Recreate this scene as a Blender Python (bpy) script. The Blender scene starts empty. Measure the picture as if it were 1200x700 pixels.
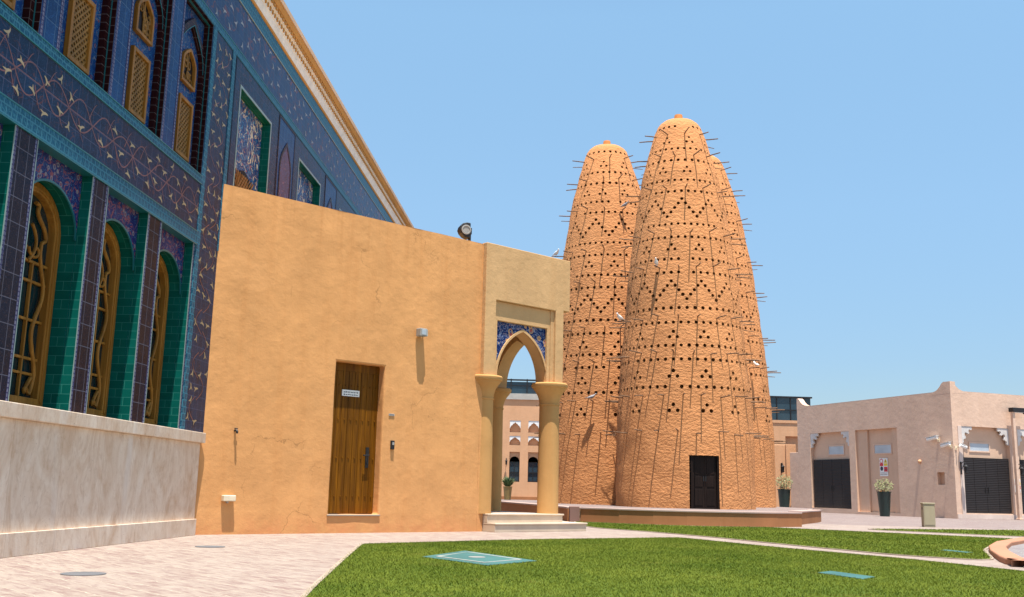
import bpy, bmesh, math, random
import numpy as np
from mathutils import Matrix, Vector, noise as mnoise

R_ = math.radians
sin, cos, pi = math.sin, math.cos, math.pi
random.seed(7)
scene = bpy.context.scene
col = scene.collection

# ------------------------------------------------------------------ camera, sky, sun, exposure
CAM_H, PITCH, ROLL = 0.8, R_(10.71), R_(1.369)
cd = bpy.data.cameras.new('camera'); cd.sensor_width = 36.0; cd.lens = 1184.2 / 1200 * 36
cd.clip_start = 0.1; cd.clip_end = 4000
cam = bpy.data.objects.new('camera', cd); col.objects.link(cam)
cp, sp, cr, sr = cos(PITCH), sin(PITCH), cos(ROLL), sin(ROLL)
cam.matrix_world = Matrix(((cr, -sr, 0, 0), (-sr*sp, -cr*sp, -cp, 0), (sr*cp, cr*cp, -sp, CAM_H), (0, 0, 0, 1)))
scene.camera = cam

SUN_EL = R_(77.0)
SUN_H = Vector((sin(R_(12)), -cos(R_(12)), 0)).normalized()        # horizontal direction towards the sun
world = bpy.data.worlds.new('World'); scene.world = world; world.use_nodes = True
wn = world.node_tree; wn.nodes.clear()
sky = wn.nodes.new('ShaderNodeTexSky'); sky.sky_type = 'NISHITA'; sky.sun_disc = False
sky.sun_elevation = SUN_EL; sky.sun_rotation = math.atan2(SUN_H.x, SUN_H.y)
sky.altitude = 2500; sky.air_density = 1.25; sky.dust_density = 0.0; sky.ozone_density = 0.6
bg = wn.nodes.new('ShaderNodeBackground'); bg.inputs[1].default_value = 0.13
wo = wn.nodes.new('ShaderNodeOutputWorld')
tcw = wn.nodes.new('ShaderNodeTexCoord'); sxyz = wn.nodes.new('ShaderNodeSeparateXYZ'); rmp = wn.nodes.new('ShaderNodeValToRGB'); mx = wn.nodes.new('ShaderNodeMix')
wn.links.new(tcw.outputs['Generated'], sxyz.inputs[0]); wn.links.new(sxyz.outputs[2], rmp.inputs[0])   # the desert sky: paler blue right down to the horizon
STOPS = [(0.0, (.33, .35, .40, 1)), (.08, (.39, .42, .44, 1)), (.125, (.455, .50, .52, 1)), (.268, (.713, .78, .735, 1)), (.443, (.96, 1.06, .935, 1)), (1.0, (1.0, 1.05, 1.0, 1))]
for p_, c_ in STOPS[1:-1]: rmp.color_ramp.elements.new(p_)
for k_, (p_, c_) in enumerate(STOPS): rmp.color_ramp.elements[k_].color = c_
mx.data_type = 'RGBA'; mx.blend_type = 'MULTIPLY'; mx.inputs[0].default_value = 1.0
wn.links.new(sky.outputs[0], mx.inputs[6]); wn.links.new(rmp.outputs[0], mx.inputs[7]); wn.links.new(mx.outputs[2], bg.inputs[0]); wn.links.new(bg.outputs[0], wo.inputs[0])
sd = bpy.data.lights.new('sun', 'SUN'); sd.energy = 5.0; sd.angle = R_(0.45); sd.color = (1.0, 0.95, 0.87)
sun = bpy.data.objects.new('sun', sd); col.objects.link(sun)
sdir = SUN_H * cos(SUN_EL) + Vector((0, 0, sin(SUN_EL)))
sun.rotation_euler = sdir.to_track_quat('Z', 'Y').to_euler(); sun.location = sdir * 60
scene.view_settings.view_transform = 'Standard'; scene.view_settings.look = 'None'
scene.view_settings.exposure = 1.0; scene.view_settings.gamma = 1.0

# ------------------------------------------------------------------ material helpers
class Mat:
    def __init__(s, name):
        s.m = bpy.data.materials.new(name); s.m.use_nodes = True
        s.nt = s.m.node_tree; s.nt.nodes.clear()
        s.out = s.n('ShaderNodeOutputMaterial'); s.b = s.n('ShaderNodeBsdfPrincipled')
        s.l(s.b.outputs[0], s.out.inputs[0])
        s.tc = s.n('ShaderNodeTexCoord')
        s.obj = s.tc.outputs['Object']; s.uv = s.tc.outputs['UV']
    def n(s, t): return s.nt.nodes.new(t)
    def l(s, a, b): s.nt.links.new(a, b)
    def setin(s, sock, v):
        if hasattr(v, 'is_output'): s.l(v, sock)
        elif isinstance(v, (tuple, list)):
            sock.default_value = (*v, 1.0) if len(v) == 3 and sock.type == 'RGBA' else v
        else: sock.default_value = v
    def mapv(s, v, scale=(1, 1, 1), rot=(0, 0, 0), loc=(0, 0, 0)):
        k = s.n('ShaderNodeMapping'); s.l(v, k.inputs[0])
        k.inputs[1].default_value = loc; k.inputs[2].default_value = rot; k.inputs[3].default_value = scale
        return k.outputs[0]
    def noise(s, v, scale, detail=4, rough=0.55, dist=0.0, colr=False):
        k = s.n('ShaderNodeTexNoise'); s.l(v, k.inputs['Vector']); k.inputs['Scale'].default_value = scale
        k.inputs['Detail'].default_value = detail; k.inputs['Roughness'].default_value = rough
        k.inputs['Distortion'].default_value = dist
        return k.outputs[1 if colr else 0]
    def voro(s, v, scale, feature='F1', rnd=1.0):
        k = s.n('ShaderNodeTexVoronoi'); s.l(v, k.inputs['Vector']); k.feature = feature
        k.inputs['Scale'].default_value = scale
        k.inputs['Randomness'].default_value = rnd
        return k
    def math(s, op, a, b=None, clamp=False):
        k = s.n('ShaderNodeMath'); k.operation = op; k.use_clamp = clamp
        s.setin(k.inputs[0], a)
        if b is not None: s.setin(k.inputs[1], b)
        return k.outputs[0]
    def ramp(s, v, stops):
        k = s.n('ShaderNodeValToRGB'); s.l(v, k.inputs[0]); e = k.color_ramp.elements
        while len(e) < len(stops): e.new(0.5)
        for el, (p, c) in zip(e, stops):
            el.position = p; el.color = (c, c, c, 1) if not isinstance(c, (tuple, list)) else (*c, 1)
        return k.outputs[0]
    def mix(s, f, a, b, mode='MIX'):
        k = s.n('ShaderNodeMix'); k.data_type = 'RGBA'; k.blend_type = mode
        s.setin(k.inputs[0], f); s.setin(k.inputs[6], a); s.setin(k.inputs[7], b)
        return k.outputs[2]
    def brick(s, v, c1, c2, mortar, w, h, ms, offset=0.5, bias=0.0, smooth=0.1):
        k = s.n('ShaderNodeTexBrick'); s.l(v, k.inputs['Vector'])
        s.setin(k.inputs['Color1'], c1); s.setin(k.inputs['Color2'], c2); s.setin(k.inputs['Mortar'], mortar)
        k.inputs['Scale'].default_value = 1.0; k.inputs['Mortar Size'].default_value = ms
        k.inputs['Mortar Smooth'].default_value = smooth; k.inputs['Bias'].default_value = bias
        k.inputs['Brick Width'].default_value = w; k.inputs['Row Height'].default_value = h
        k.offset = offset; k.offset_frequency = 2; k.squash = 1.0
        return k
    def bump(s, h, strength, dist, prev=None):
        k = s.n('ShaderNodeBump'); s.l(h, k.inputs['Height']); k.inputs['Strength'].default_value = strength
        k.inputs['Distance'].default_value = dist
        if prev is not None: s.l(prev, k.inputs['Normal'])
        s.l(k.outputs[0], s.b.inputs['Normal']); return k.outputs[0]
    def set(s, color=None, rough=None, spec=None, metal=None, coat=None, alpha=None):
        for nm, v in (('Base Color', color), ('Roughness', rough), ('Specular IOR Level', spec), ('Metallic', metal), ('Coat Weight', coat)):
            if v is not None: s.setin(s.b.inputs[nm], v)
        return s.m

def M_plain(name, c, rough=0.6, spec=0.4, metal=0.0, var=0.12, bump=0.0, bscale=30):
    k = Mat(name)
    n = k.noise(k.obj, 6, 5)
    c2 = tuple(max(0, x * (1 - var)) for x in c); c1 = tuple(min(1, x * (1 + var)) for x in c)
    colr = k.mix(k.ramp(n, [(0.3, 0), (0.7, 1)]), c2, c1)
    if bump: k.bump(k.noise(k.obj, bscale, 4), bump, 0.01)
    return k.set(colr, rough, spec, metal)

def M_stucco(name, c, streak=0.12, var=0.10, bump=0.5, lump=7.0, dist=0.03, fine=45, rough=0.92, stain=None, cracks=False):
    k = Mat(name)
    big = k.noise(k.obj, 0.9, 5, 0.6, 0.4)
    med = k.noise(k.obj, 4.5, 6, 0.6)
    st = k.noise(k.mapv(k.obj, (5, 5, 0.35)), 1.0, 5, 0.6)
    c_lo = tuple(x * (1 - var) for x in c); c_hi = tuple(min(1, x * (1 + var * 0.9)) for x in c)
    a = k.mix(k.ramp(big, [(0.33, 0), (0.67, 1)]), c_lo, c_hi)
    a = k.mix(k.math('MULTIPLY', k.ramp(st, [(0.5, 0), (0.75, 1)]), streak * 3), a, tuple(x * f for x, f in zip(c, (0.86, 0.76, 0.66))))
    a = k.mix(k.math('MULTIPLY', k.ramp(med, [(0.45, 0), (0.8, 1)]), 0.30), a, tuple(min(1, x * f) for x, f in zip(c, (1.12, 1.13, 1.16))))
    if stain:
        zz = k.n('ShaderNodeSeparateXYZ'); k.l(k.obj, zz.inputs[0])
        g = k.math('SUBTRACT', stain[1], zz.outputs[2]); g = k.math('DIVIDE', g, stain[1], True)
        g = k.math('MULTIPLY', g, k.ramp(k.noise(k.obj, 3.0, 6, 0.7), [(0.35, 0), (0.65, 1)]))
        a = k.mix(k.math('MULTIPLY', g, 0.8), a, stain[0])
    if cracks:
        wv = k.n('ShaderNodeVectorMath'); wv.operation = 'MULTIPLY_ADD'; k.l(k.noise(k.obj, 2.5, 4, 0.6, colr=True), wv.inputs[0]); wv.inputs[1].default_value = (0.5, 0.5, 0.5); k.l(k.obj, wv.inputs[2])
        e = k.voro(wv.outputs[0], 0.55, 'DISTANCE_TO_EDGE')
        ck = k.math('MULTIPLY', k.math('LESS_THAN', e.outputs[0], 0.0035), k.ramp(k.noise(k.obj, 0.6, 2), [(0.52, 0), (0.60, 1)]))
        a = k.mix(k.math('MULTIPLY', ck, 0.5), a, tuple(x * 0.45 for x in c))
        pt = k.noise(k.mapv(k.obj, (1, 1, 1.6), loc=(3, 1, 2)), 0.75, 3, 0.5)
        a = k.mix(k.math('MULTIPLY', k.ramp(pt, [(0.58, 0), (0.62, 1)]), 0.16), a, tuple(min(1, x * f) for x, f in zip(c, (1.15, 1.2, 1.3))))
        zt = k.n('ShaderNodeSeparateXYZ'); k.l(k.obj, zt.inputs[0])
        dr = k.noise(k.mapv(k.obj, (9, 9, 0.25)), 1.0, 4, 0.6)
        top = k.math('MULTIPLY', k.ramp(dr, [(0.5, 0), (0.68, 1)]), k.ramp(k.math('DIVIDE', zt.outputs[2], 5.64), [(0.78, 0), (1.0, 1)]))
        a = k.mix(k.math('MULTIPLY', top, 0.22), a, tuple(x * f for x, f in zip(c, (0.62, 0.52, 0.42))))
    h1 = k.noise(k.obj, lump, 5, 0.6); h2 = k.noise(k.obj, fine, 4, 0.7)
    b = k.bump(h1, bump, dist); k.bump(h2, bump * 0.7, dist * 0.25, b)
    return k.set(a, rough, 0.15)

def M_tile(name, c1, c2, mortar, w, h, ms=0.006, offset=0.0, rough=0.16, pat=None, spec=0.05, var=0.35, bump=0.25):
    """glazed tiles: grid, each tile its own shade, optional painted pattern (list of (kind, scale, width, colour, amount))"""
    k = Mat(name)
    br = k.brick(k.uv, (0, 0, 0), (1, 1, 1), (0.5, 0.5, 0.5), w, h, ms, offset)
    n = k.noise(k.obj, 3.0, 4)
    base = k.mix(br.outputs[0], c1, c2)
    base = k.mix(k.math('MULTIPLY', k.ramp(n, [(0.3, 0), (0.7, 1)]), var), base, tuple(x * 0.45 for x in c1))
    if pat:
        for kind, sc, wd, pc, am in pat:
            if kind == 'vine':
                nn = k.noise(k.obj, sc, 2, 0.5, 0.8)
                d = k.math('ABSOLUTE', k.math('SUBTRACT', nn, 0.5))
                f = k.math('LESS_THAN', d, wd)
            elif kind == 'curl':
                nn = k.noise(k.obj, sc, 2, 0.5, 1.2)
                d = k.math('FRACT', k.math('MULTIPLY', nn, 7.0))
                f = k.math('LESS_THAN', k.math('ABSOLUTE', k.math('SUBTRACT', d, 0.5)), wd)
            elif kind == 'dot':
                v = k.voro(k.obj, sc)
                f = k.math('LESS_THAN', v.outputs['Distance'], wd)
            elif kind == 'ring':
                v = k.voro(k.obj, sc)
                f = k.math('LESS_THAN', k.math('ABSOLUTE', k.math('SUBTRACT', v.outputs['Distance'], wd * 2.2)), wd * 0.5)
            elif kind == 'wave':
                wv = k.n('ShaderNodeTexWave'); k.l(k.uv, wv.inputs['Vector']); wv.wave_type = 'BANDS'; wv.bands_direction = 'DIAGONAL'
                wv.inputs['Scale'].default_value = sc; wv.inputs['Distortion'].default_value = 6; wv.inputs['Detail Scale'].default_value = 3
                f = k.math('GREATER_THAN', wv.outputs[1], 1 - wd)
            base = k.mix(k.math('MULTIPLY', f, am), base, pc)
    base = k.mix(br.outputs[1], base, mortar)
    r = k.mix(br.outputs[1], (rough,) * 3, (0.8,) * 3)
    hn = k.noise(k.obj, 8, 3)
    b = k.bump(br.outputs[1], -bump, 0.004) if False else None
    k.bump(hn, 0.12, 0.01)
    k.set(base, None, spec); k.l(r, k.b.inputs['Roughness'])
    return k.m

NAVY = (0.012, 0.035, 0.11); BLUE = (0.018, 0.09, 0.27)
OCHRE = (0.63, 0.312, 0.12)
m = {}
m['ochre'] = M_stucco('ochre_plaster', OCHRE, bump=0.33, lump=5.5, streak=0.13, cracks=True, stain=((0.62, 0.24, 0.10), 0.35))
m['ochre_pale'] = M_stucco('portal_plaster', (0.56, 0.345, 0.165), bump=0.3)
m['column'] = M_stucco('column_plaster', (0.52, 0.285, 0.105), bump=0.2, dist=0.015)
m['trav'] = None
def travertine():
    k = Mat('travertine')
    w = k.mapv(k.obj, (1.0, 1.0, 0.5), (0, R_(18), 0))
    a = k.noise(w, 1.7, 8, 0.68, 2.2); b = k.noise(k.mapv(k.obj, (1, 1, 0.45)), 9, 6, 0.75, 1.2)
    c = k.mix(k.ramp(a, [(0.30, 0), (0.48, 0.55), (0.70, 1)]), (0.56, 0.385, 0.255), (0.80, 0.69, 0.57))
    c = k.mix(k.math('MULTIPLY', k.ramp(b, [(0.50, 0), (0.72, 1)]), 0.55), c, (0.42, 0.265, 0.165))
    wh = k.noise(k.mapv(k.obj, (2.2, 2.2, 0.25)), 1.0, 3, 0.5)
    c = k.mix(k.math('MULTIPLY', k.ramp(wh, [(0.62, 0), (0.72, 1)]), 0.45), c, (0.70, 0.65, 0.60))
    pit = k.noise(k.mapv(k.obj, (1, 1, 2.2)), 26, 3, 0.6)
    pm = k.math('MULTIPLY', k.ramp(pit, [(0.66, 0), (0.70, 1)]), k.ramp(k.noise(k.obj, 2.0, 3), [(0.5, 0), (0.62, 1)]))
    c = k.mix(pm, c, (0.22, 0.13, 0.08))
    pan = k.brick(k.uv, (0.93, 0.93, 0.93), (1, 1, 1), (0.78, 0.72, 0.66), 1.05, 6.0, 0.004, 0.0)
    c = k.mix(1.0, c, pan.outputs[0], 'MULTIPLY')
    k.bump(k.noise(k.obj, 30, 5), 0.15, 0.01)
    return k.set(c, 0.55, 0.35)
m['trav'] = travertine()
m['step'] = M_stucco('step_stone', (0.55, 0.44, 0.33), bump=0.15, dist=0.01, rough=0.7)
m['green'] = M_tile('green_glazed_tile', (0.003, 0.085, 0.068), (0.005, 0.125, 0.10), (0.03, 0.17, 0.14), 0.22, 0.11, 0.0035, 0.5, 0.22)
m['pier'] = M_tile('pier_tile', (0.013, 0.016, 0.034), (0.022, 0.015, 0.020), (0.12, 0.12, 0.16), 0.175, 0.26, 0.0045, 0.0, 0.2,
                   [('curl', 16, 0.10, (0.07, 0.04, 0.04), 0.6), ('dot', 22, 0.16, (0.05, 0.06, 0.12), 0.5)])
m['star'] = M_tile('vine_tile', (0.020, 0.024, 0.046), (0.012, 0.034, 0.084), (0.09, 0.10, 0.17), 0.19, 0.19, 0.0035, 0.0, 0.2,
                   [('curl', 13, 0.12, (0.03, 0.065, 0.14), 0.7), ('vine', 3.7, 0.005, (0.12, 0.05, 0.05), 0.7), ('dot', 11, 0.10, (0.08, 0.06, 0.08), 0.5)])
m['starblue'] = M_tile('blue_star_tile', (0.018, 0.042, 0.115), (0.020, 0.056, 0.155), (0.07, 0.13, 0.21), 0.19, 0.19, 0.004, 0.0, 0.2,
                   [('curl', 12, 0.12, (0.06, 0.085, 0.16), 0.6), ('vine', 2.4, 0.012, (0.16, 0.06, 0.07), 0.8), ('dot', 11, 0.10, (0.10, 0.12, 0.22), 0.5)])
m['teal'] = M_tile('teal_border', (0.012, 0.078, 0.145), (0.016, 0.10, 0.18), (0.06, 0.20, 0.28), 0.10, 0.10, 0.008, 0.5, 0.22,
                   [('wave', 9, 0.35, (0.05, 0.19, 0.26), 0.6), ('dot', 14, 0.22, (0.01, 0.07, 0.16), 0.7)])
m['tealedge'] = M_plain('teal_edge', (0.012, 0.12, 0.14), 0.3)
m['pale'] = M_tile('pale_border', (0.16, 0.17, 0.26), (0.22, 0.22, 0.30), (0.05, 0.05, 0.12), 0.05, 0.05, 0.008, 0.0, 0.25,
                   [('dot', 30, 0.3, (0.05, 0.07, 0.2), 0.8)])
m['paleline'] = M_plain('pale_line', (0.22, 0.30, 0.29), 0.35)
m['brown'] = M_tile('maroon_tile', (0.022, 0.006, 0.007), (0.030, 0.009, 0.009), (0.10, 0.08, 0.08), 0.20, 0.11, 0.004, 0.0, 0.18)
m['bluetile'] = M_tile('blue_tile', (0.012, 0.040, 0.125), (0.016, 0.056, 0.17), (0.08, 0.15, 0.25), 0.20, 0.26, 0.004, 0.0, 0.2,
                   [('curl', 12, 0.12, (0.03, 0.10, 0.26), 0.7)])
m['floral'] = M_tile('floral_tile', (0.009, 0.04, 0.16), (0.012, 0.05, 0.19), (0.02, 0.06, 0.18), 0.2, 0.2, 0.002, 0.0, 0.2,
                   [('curl', 8, 0.10, (0.03, 0.13, 0.28), 0.9), ('vine', 7, 0.012, (0.22, 0.22, 0.22), 0.6), ('ring', 8, 0.08, (0.20, 0.07, 0.07), 0.8), ('dot', 8, 0.08, (0.25, 0.2, 0.12), 0.7)])
m['floral_red'] = M_tile('floral_spandrel', (0.018, 0.024, 0.12), (0.026, 0.03, 0.14), (0.03, 0.04, 0.12), 0.2, 0.2, 0.002, 0.0, 0.2,
                   [('curl', 7, 0.09, (0.05, 0.12, 0.26), 0.9), ('vine', 7, 0.02, (0.24, 0.07, 0.08), 0.9), ('ring', 8, 0.10, (0.26, 0.22, 0.25), 0.8), ('dot', 8, 0.10, (0.30, 0.07, 0.06), 0.9), ('dot', 20, 0.13, (0.18, 0.15, 0.22), 0.6)])
m['floral_arch'] = M_tile('arch_floral_tile', (0.010, 0.026, 0.11), (0.013, 0.032, 0.13), (0.02, 0.03, 0.10), 0.2, 0.2, 0.002, 0.0, 0.25,
                   [('curl', 5.0, 0.12, (0.22, 0.27, 0.40), 0.85), ('vine', 4.2, 0.014, (0.26, 0.20, 0.24), 0.8), ('ring', 4.6, 0.11, (0.52, 0.30, 0.14), 0.95), ('dot', 4.6, 0.13, (0.42, 0.09, 0.05), 0.95), ('dot', 10, 0.13, (0.36, 0.10, 0.10), 0.7)])
m['floral_gold'] = M_tile('floral_niche', (0.009, 0.045, 0.16), (0.013, 0.06, 0.20), (0.03, 0.08, 0.2), 0.2, 0.2, 0.002, 0.0, 0.2,
                   [('curl', 4.5, 0.10, (0.09, 0.26, 0.45), 0.9), ('vine', 3.4, 0.016, (0.62, 0.56, 0.40), 0.9), ('vine', 5.2, 0.012, (0.30, 0.14, 0.10), 0.8), ('dot', 6, 0.16, (0.40, 0.14, 0.14), 0.8), ('dot', 10, 0.1, (0.6, 0.55, 0.42), 0.8)])
m['floral_mauve'] = M_tile('mauve_panel', (0.10, 0.05, 0.08), (0.11, 0.06, 0.10), (0.08, 0.06, 0.12), 0.2, 0.2, 0.002, 0.0, 0.22,
                   [('curl', 7, 0.12, (0.10, 0.12, 0.28), 0.7), ('dot', 9, 0.2, (0.28, 0.12, 0.14), 0.7)])
m['gold'] = M_plain('gold_star', (0.38, 0.285, 0.155), 0.4)
m['vinered'] = M_plain('vine_red_glaze', (0.17, 0.055, 0.045), 0.4, var=0.3)
m['whitestar'] = M_plain('pale_star', (0.28, 0.285, 0.31), 0.4)
def wood(name, c1, c2, plank=0.0, rough=0.5):
    k = Mat(name)
    g = k.noise(k.mapv(k.obj, (24, 24, 1.1)), 1.0, 6, 0.65, 0.4)
    g2 = k.noise(k.mapv(k.obj, (6, 6, 0.5)), 1.0, 3)
    c = k.mix(k.ramp(g, [(0.3, 0), (0.7, 1)]), c1, c2)
    c = k.mix(k.math('MULTIPLY', k.ramp(g2, [(0.35, 0), (0.7, 1)]), 0.55), c, tuple(x * 0.45 for x in c1))
    k.bump(g, 0.3, 0.006)
    return k.set(c, rough, 0.12)
m['doorwood'] = wood('door_wood', (0.080, 0.026, 0.001), (0.26, 0.10, 0.004))
m['goldwood'] = wood('window_wood', (0.24, 0.10, 0.015), (0.42, 0.20, 0.04), rough=0.4)
m['latwood'] = wood('lattice_wood', (0.20, 0.10, 0.025), (0.34, 0.18, 0.05))
m['darkwood'] = wood('dark_door_wood', (0.010, 0.006, 0.005), (0.028, 0.016, 0.012))
m['stick'] = wood('weathered_stick', (0.13, 0.075, 0.045), (0.30, 0.19, 0.12), rough=0.9)
m['black'] = M_plain('black_metal', (0.012, 0.012, 0.014), 0.5, 0.4)
m['grey'] = M_plain('grey_plastic', (0.30, 0.29, 0.27), 0.5)
m['cream'] = M_plain('cream_plastic', (0.68, 0.58, 0.42), 0.5)
m['white'] = M_plain('white_paint', (0.76, 0.75, 0.72), 0.6, var=0.05)
m['whiteplaster'] = M_plain('white_carved_plaster', (0.58, 0.55, 0.52), 0.85, 0.2, bump=0.3)
m['cornwhite'] = M_plain('cornice_white', (0.72, 0.72, 0.70), 0.8, 0.2)
m['cornochre'] = M_stucco('cornice_ochre', (0.50, 0.26, 0.08), bump=0.2)
m['cornstone'] = M_stucco('cornice_cap', (0.62, 0.44, 0.30), bump=0.25)
def glass(name, c, rough=0.05):
    k = Mat(name); n = k.noise(k.obj, 1.3, 3); k.bump(n, 0.05, 0.02)
    return k.set(k.mix(n, c, tuple(x * 0.5 for x in c)), rough, 0.6)
m['glass'] = glass('dark_window_glass', (0.008, 0.028, 0.034))
m['glassblue'] = glass('terrace_glass', (0.03, 0.06, 0.085), 0.08)
m['pane'] = glass('pale_pane', (0.55, 0.62, 0.68), 0.35)
# pigeon-tower mud
def mud(name, base):
    k = Mat(name)
    big = k.noise(k.obj, 0.7, 5, 0.6); med = k.noise(k.obj, 3.2, 6, 0.65)
    c = k.mix(k.ramp(big, [(0.35, 0), (0.65, 1)]), tuple(x * 0.92 for x in base), tuple(x * 1.06 for x in base))
    c = k.mix(k.math('MULTIPLY', k.ramp(med, [(0.48, 0), (0.75, 1)]), 0.4), c, tuple(x * f for x, f in zip(base, (0.9, 0.82, 0.74))))
    w = k.mapv(k.obj, (1, 1, 1.5))
    h = k.noise(w, 8.5, 4, 0.6, 0.2); h2 = k.noise(k.obj, 26, 4, 0.6)
    b = k.bump(h, 0.85, 0.07); k.bump(h2, 0.4, 0.02, b)
    return k.set(c, 0.95, 0.1)
m['mud'] = mud('tower_mud', (0.56, 0.25, 0.102))
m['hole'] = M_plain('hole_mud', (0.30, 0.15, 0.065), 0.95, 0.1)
m['terracotta'] = M_plain('terracotta', (0.50, 0.20, 0.06), 0.8, 0.2)
m['wallbrown'] = M_stucco('low_wall_plaster', (0.34, 0.15, 0.065), bump=0.15, dist=0.01)
m['coping'] = M_stucco('coping_stone', (0.40, 0.29, 0.25), bump=0.15, dist=0.01)
m['purple'] = M_stucco('mauve_stone', (0.24, 0.14, 0.115), bump=0.2, dist=0.01)
m['pink'] = M_stucco('pink_plaster', (0.64, 0.45, 0.335), bump=0.4, lump=3, dist=0.05, var=0.07, streak=0.06)
m['pinkpale'] = M_stucco('pale_trim', (0.62, 0.50, 0.43), bump=0.3, dist=0.02)
m['pinkdark'] = M_stucco('recess_plaster', (0.62, 0.42, 0.295), bump=0.2, dist=0.02, var=0.05, streak=0.05)
m['peach'] = M_stucco('peach_plaster', (0.60, 0.34, 0.19), bump=0.2, var=0.06)
m['door'] = None
def slatted():
    k = Mat('black_slatted_wood')
    wv = k.n('ShaderNodeTexWave'); k.l(k.mapv(k.obj, (1, 1, 1)), wv.inputs['Vector']); wv.bands_direction = 'Z'
    wv.inputs['Scale'].default_value = 4.0
    k.bump(wv.outputs[1], 0.5, 0.02)
    n = k.noise(k.mapv(k.obj, (4, 4, 20)), 1, 4)
    return k.set(k.mix(n, (0.010, 0.008, 0.008), (0.026, 0.021, 0.021)), 0.6, 0.3)
m['door'] = slatted()
m['pot'] = M_plain('green_glazed_pot', (0.010, 0.028, 0.026), 0.25, 0.5)
m['potolive'] = M_plain('olive_pot', (0.24, 0.17, 0.06), 0.4)
def leafm(name, c1, c2):
    k = Mat(name); n = k.noise(k.obj, 9, 2)
    k.b.inputs['Transmission Weight'].default_value = 0.0
    return k.set(k.mix(k.ramp(n, [(0.35, 0), (0.65, 1)]), c1, c2), 0.6, 0.3)
m['leaf'] = leafm('pot_leaf', (0.10, 0.12, 0.04), (0.26, 0.25, 0.12))
m['leaf2'] = leafm('spiky_leaf', (0.05, 0.10, 0.04), (0.14, 0.18, 0.08))
m['flower'] = M_plain('orange_flower', (0.55, 0.22, 0.04), 0.7)
m['binbeige'] = M_stucco('beige_cabinet', (0.37, 0.32, 0.21), bump=0.1, dist=0.005, rough=0.7)
m['tealcover'] = M_stucco('teal_cover', (0.052, 0.135, 0.128), bump=0.3, dist=0.01, var=0.2, rough=0.7)
m['concrete'] = M_stucco('concrete', (0.42, 0.40, 0.36), bump=0.3, dist=0.01)
m['manhole'] = M_stucco('manhole_iron', (0.13, 0.13, 0.135), bump=0.4, dist=0.01, fine=80)
m['kerb'] = M_stucco('kerb_stone', (0.34, 0.27, 0.21), bump=0.3, dist=0.01)
m['redkerb'] = M_stucco('red_kerb', (0.40, 0.19, 0.115), bump=0.3, dist=0.015)
m['red'] = M_plain('sign_red', (0.55, 0.02, 0.03), 0.4)
m['yellow'] = M_plain('sign_yellow', (0.70, 0.50, 0.02), 0.4)
m['signblue'] = M_plain('sign_dark', (0.02, 0.02, 0.05), 0.4)
m['pigeonwhite'] = M_plain('white_feathers', (0.78, 0.77, 0.75), 0.8)
m['pigeongrey'] = M_plain('grey_feathers', (0.30, 0.29, 0.30), 0.8)
def mosaic():
    k = Mat('rubble_mosaic'); v = k.voro(k.obj, 16)
    e = k.voro(k.obj, 16, 'DISTANCE_TO_EDGE')
    c = k.mix(k.ramp(v.outputs['Color'], [(0.2, 0), (0.8, 1)]), (0.30, 0.17, 0.09), (0.62, 0.46, 0.32))
    c = k.mix(k.math('LESS_THAN', e.outputs[0], 0.06), c, (0.10, 0.06, 0.04))
    return k.set(c, 0.8, 0.2)
m['mosaic'] = mosaic()
def paving(name, scale=1.0, rot=0.0, tint=(1, 1, 1), dusty=0.55):
    k = Mat(name)
    v = k.mapv(k.obj, (1, 1, 1), (0, 0, rot))
    wob = k.n('ShaderNodeVectorMath'); wob.operation = 'MULTIPLY_ADD'
    k.l(k.noise(k.obj, 5, 2, colr=True), wob.inputs[0]); wob.inputs[1].default_value = (0.06, 0.06, 0); k.l(v, wob.inputs[2])
    br = k.brick(wob.outputs[0], (0, 0, 0), (1, 1, 1), (0.5, 0.5, 0.5), 0.40 * scale, 0.19 * scale, 0.012 * scale, 0.5, 0, 0.6)
    n = k.noise(k.obj, 0.8, 6, 0.65); n2 = k.noise(k.mapv(v, (2.2, 9, 1)), 1.6, 6, 0.72)
    T = lambda c: tuple(a * b for a, b in zip(c, tint))
    c = k.mix(br.outputs[0], T((0.215, 0.152, 0.132)), T((0.29, 0.235, 0.20)))
    c = k.mix(k.math('MULTIPLY', k.ramp(n2, [(0.40, 0), (0.66, 1)]), dusty + .05), c, T((0.36, 0.30, 0.245)))
    c = k.mix(k.math('MULTIPLY', k.ramp(n2, [(0.32, 1), (0.50, 0)]), 0.85), c, T((0.185, 0.105, 0.095)))
    c = k.mix(k.math('MULTIPLY', k.ramp(n, [(0.4, 0), (0.7, 1)]), 0.25), c, T((0.31, 0.26, 0.22)))
    c = k.mix(k.math('MULTIPLY', br.outputs[1], k.ramp(k.noise(k.obj, 3.0, 4), [(0.35, 0.35), (0.65, 1.0)])), c, T((0.42, 0.35, 0.28)))
    h = k.math('MULTIPLY', br.outputs[1], -1.0)
    b = k.bump(h, 0.7, 0.012); k.bump(k.noise(k.obj, 40, 4), 0.3, 0.006, b)
    return k.set(c, 0.85, 0.2)
m['paving'] = paving('pink_brick_paving', 1.0, R_(48))
m['paving2'] = paving('grey_pink_paving', 1.2, R_(30), (0.80, 0.80, 0.86), 0.3)
m['cobble'] = paving('grey_cobble', 0.8, R_(20), (0.78, 0.88, 1.0), 0.3)
def sand():
    k = Mat('sandy_ground'); n = k.noise(k.obj, 0.3, 6)
    return k.set(k.mix(n, (0.42, 0.32, 0.24), (0.55, 0.44, 0.35)), 0.95, 0.1)
m['sand'] = sand()
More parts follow.
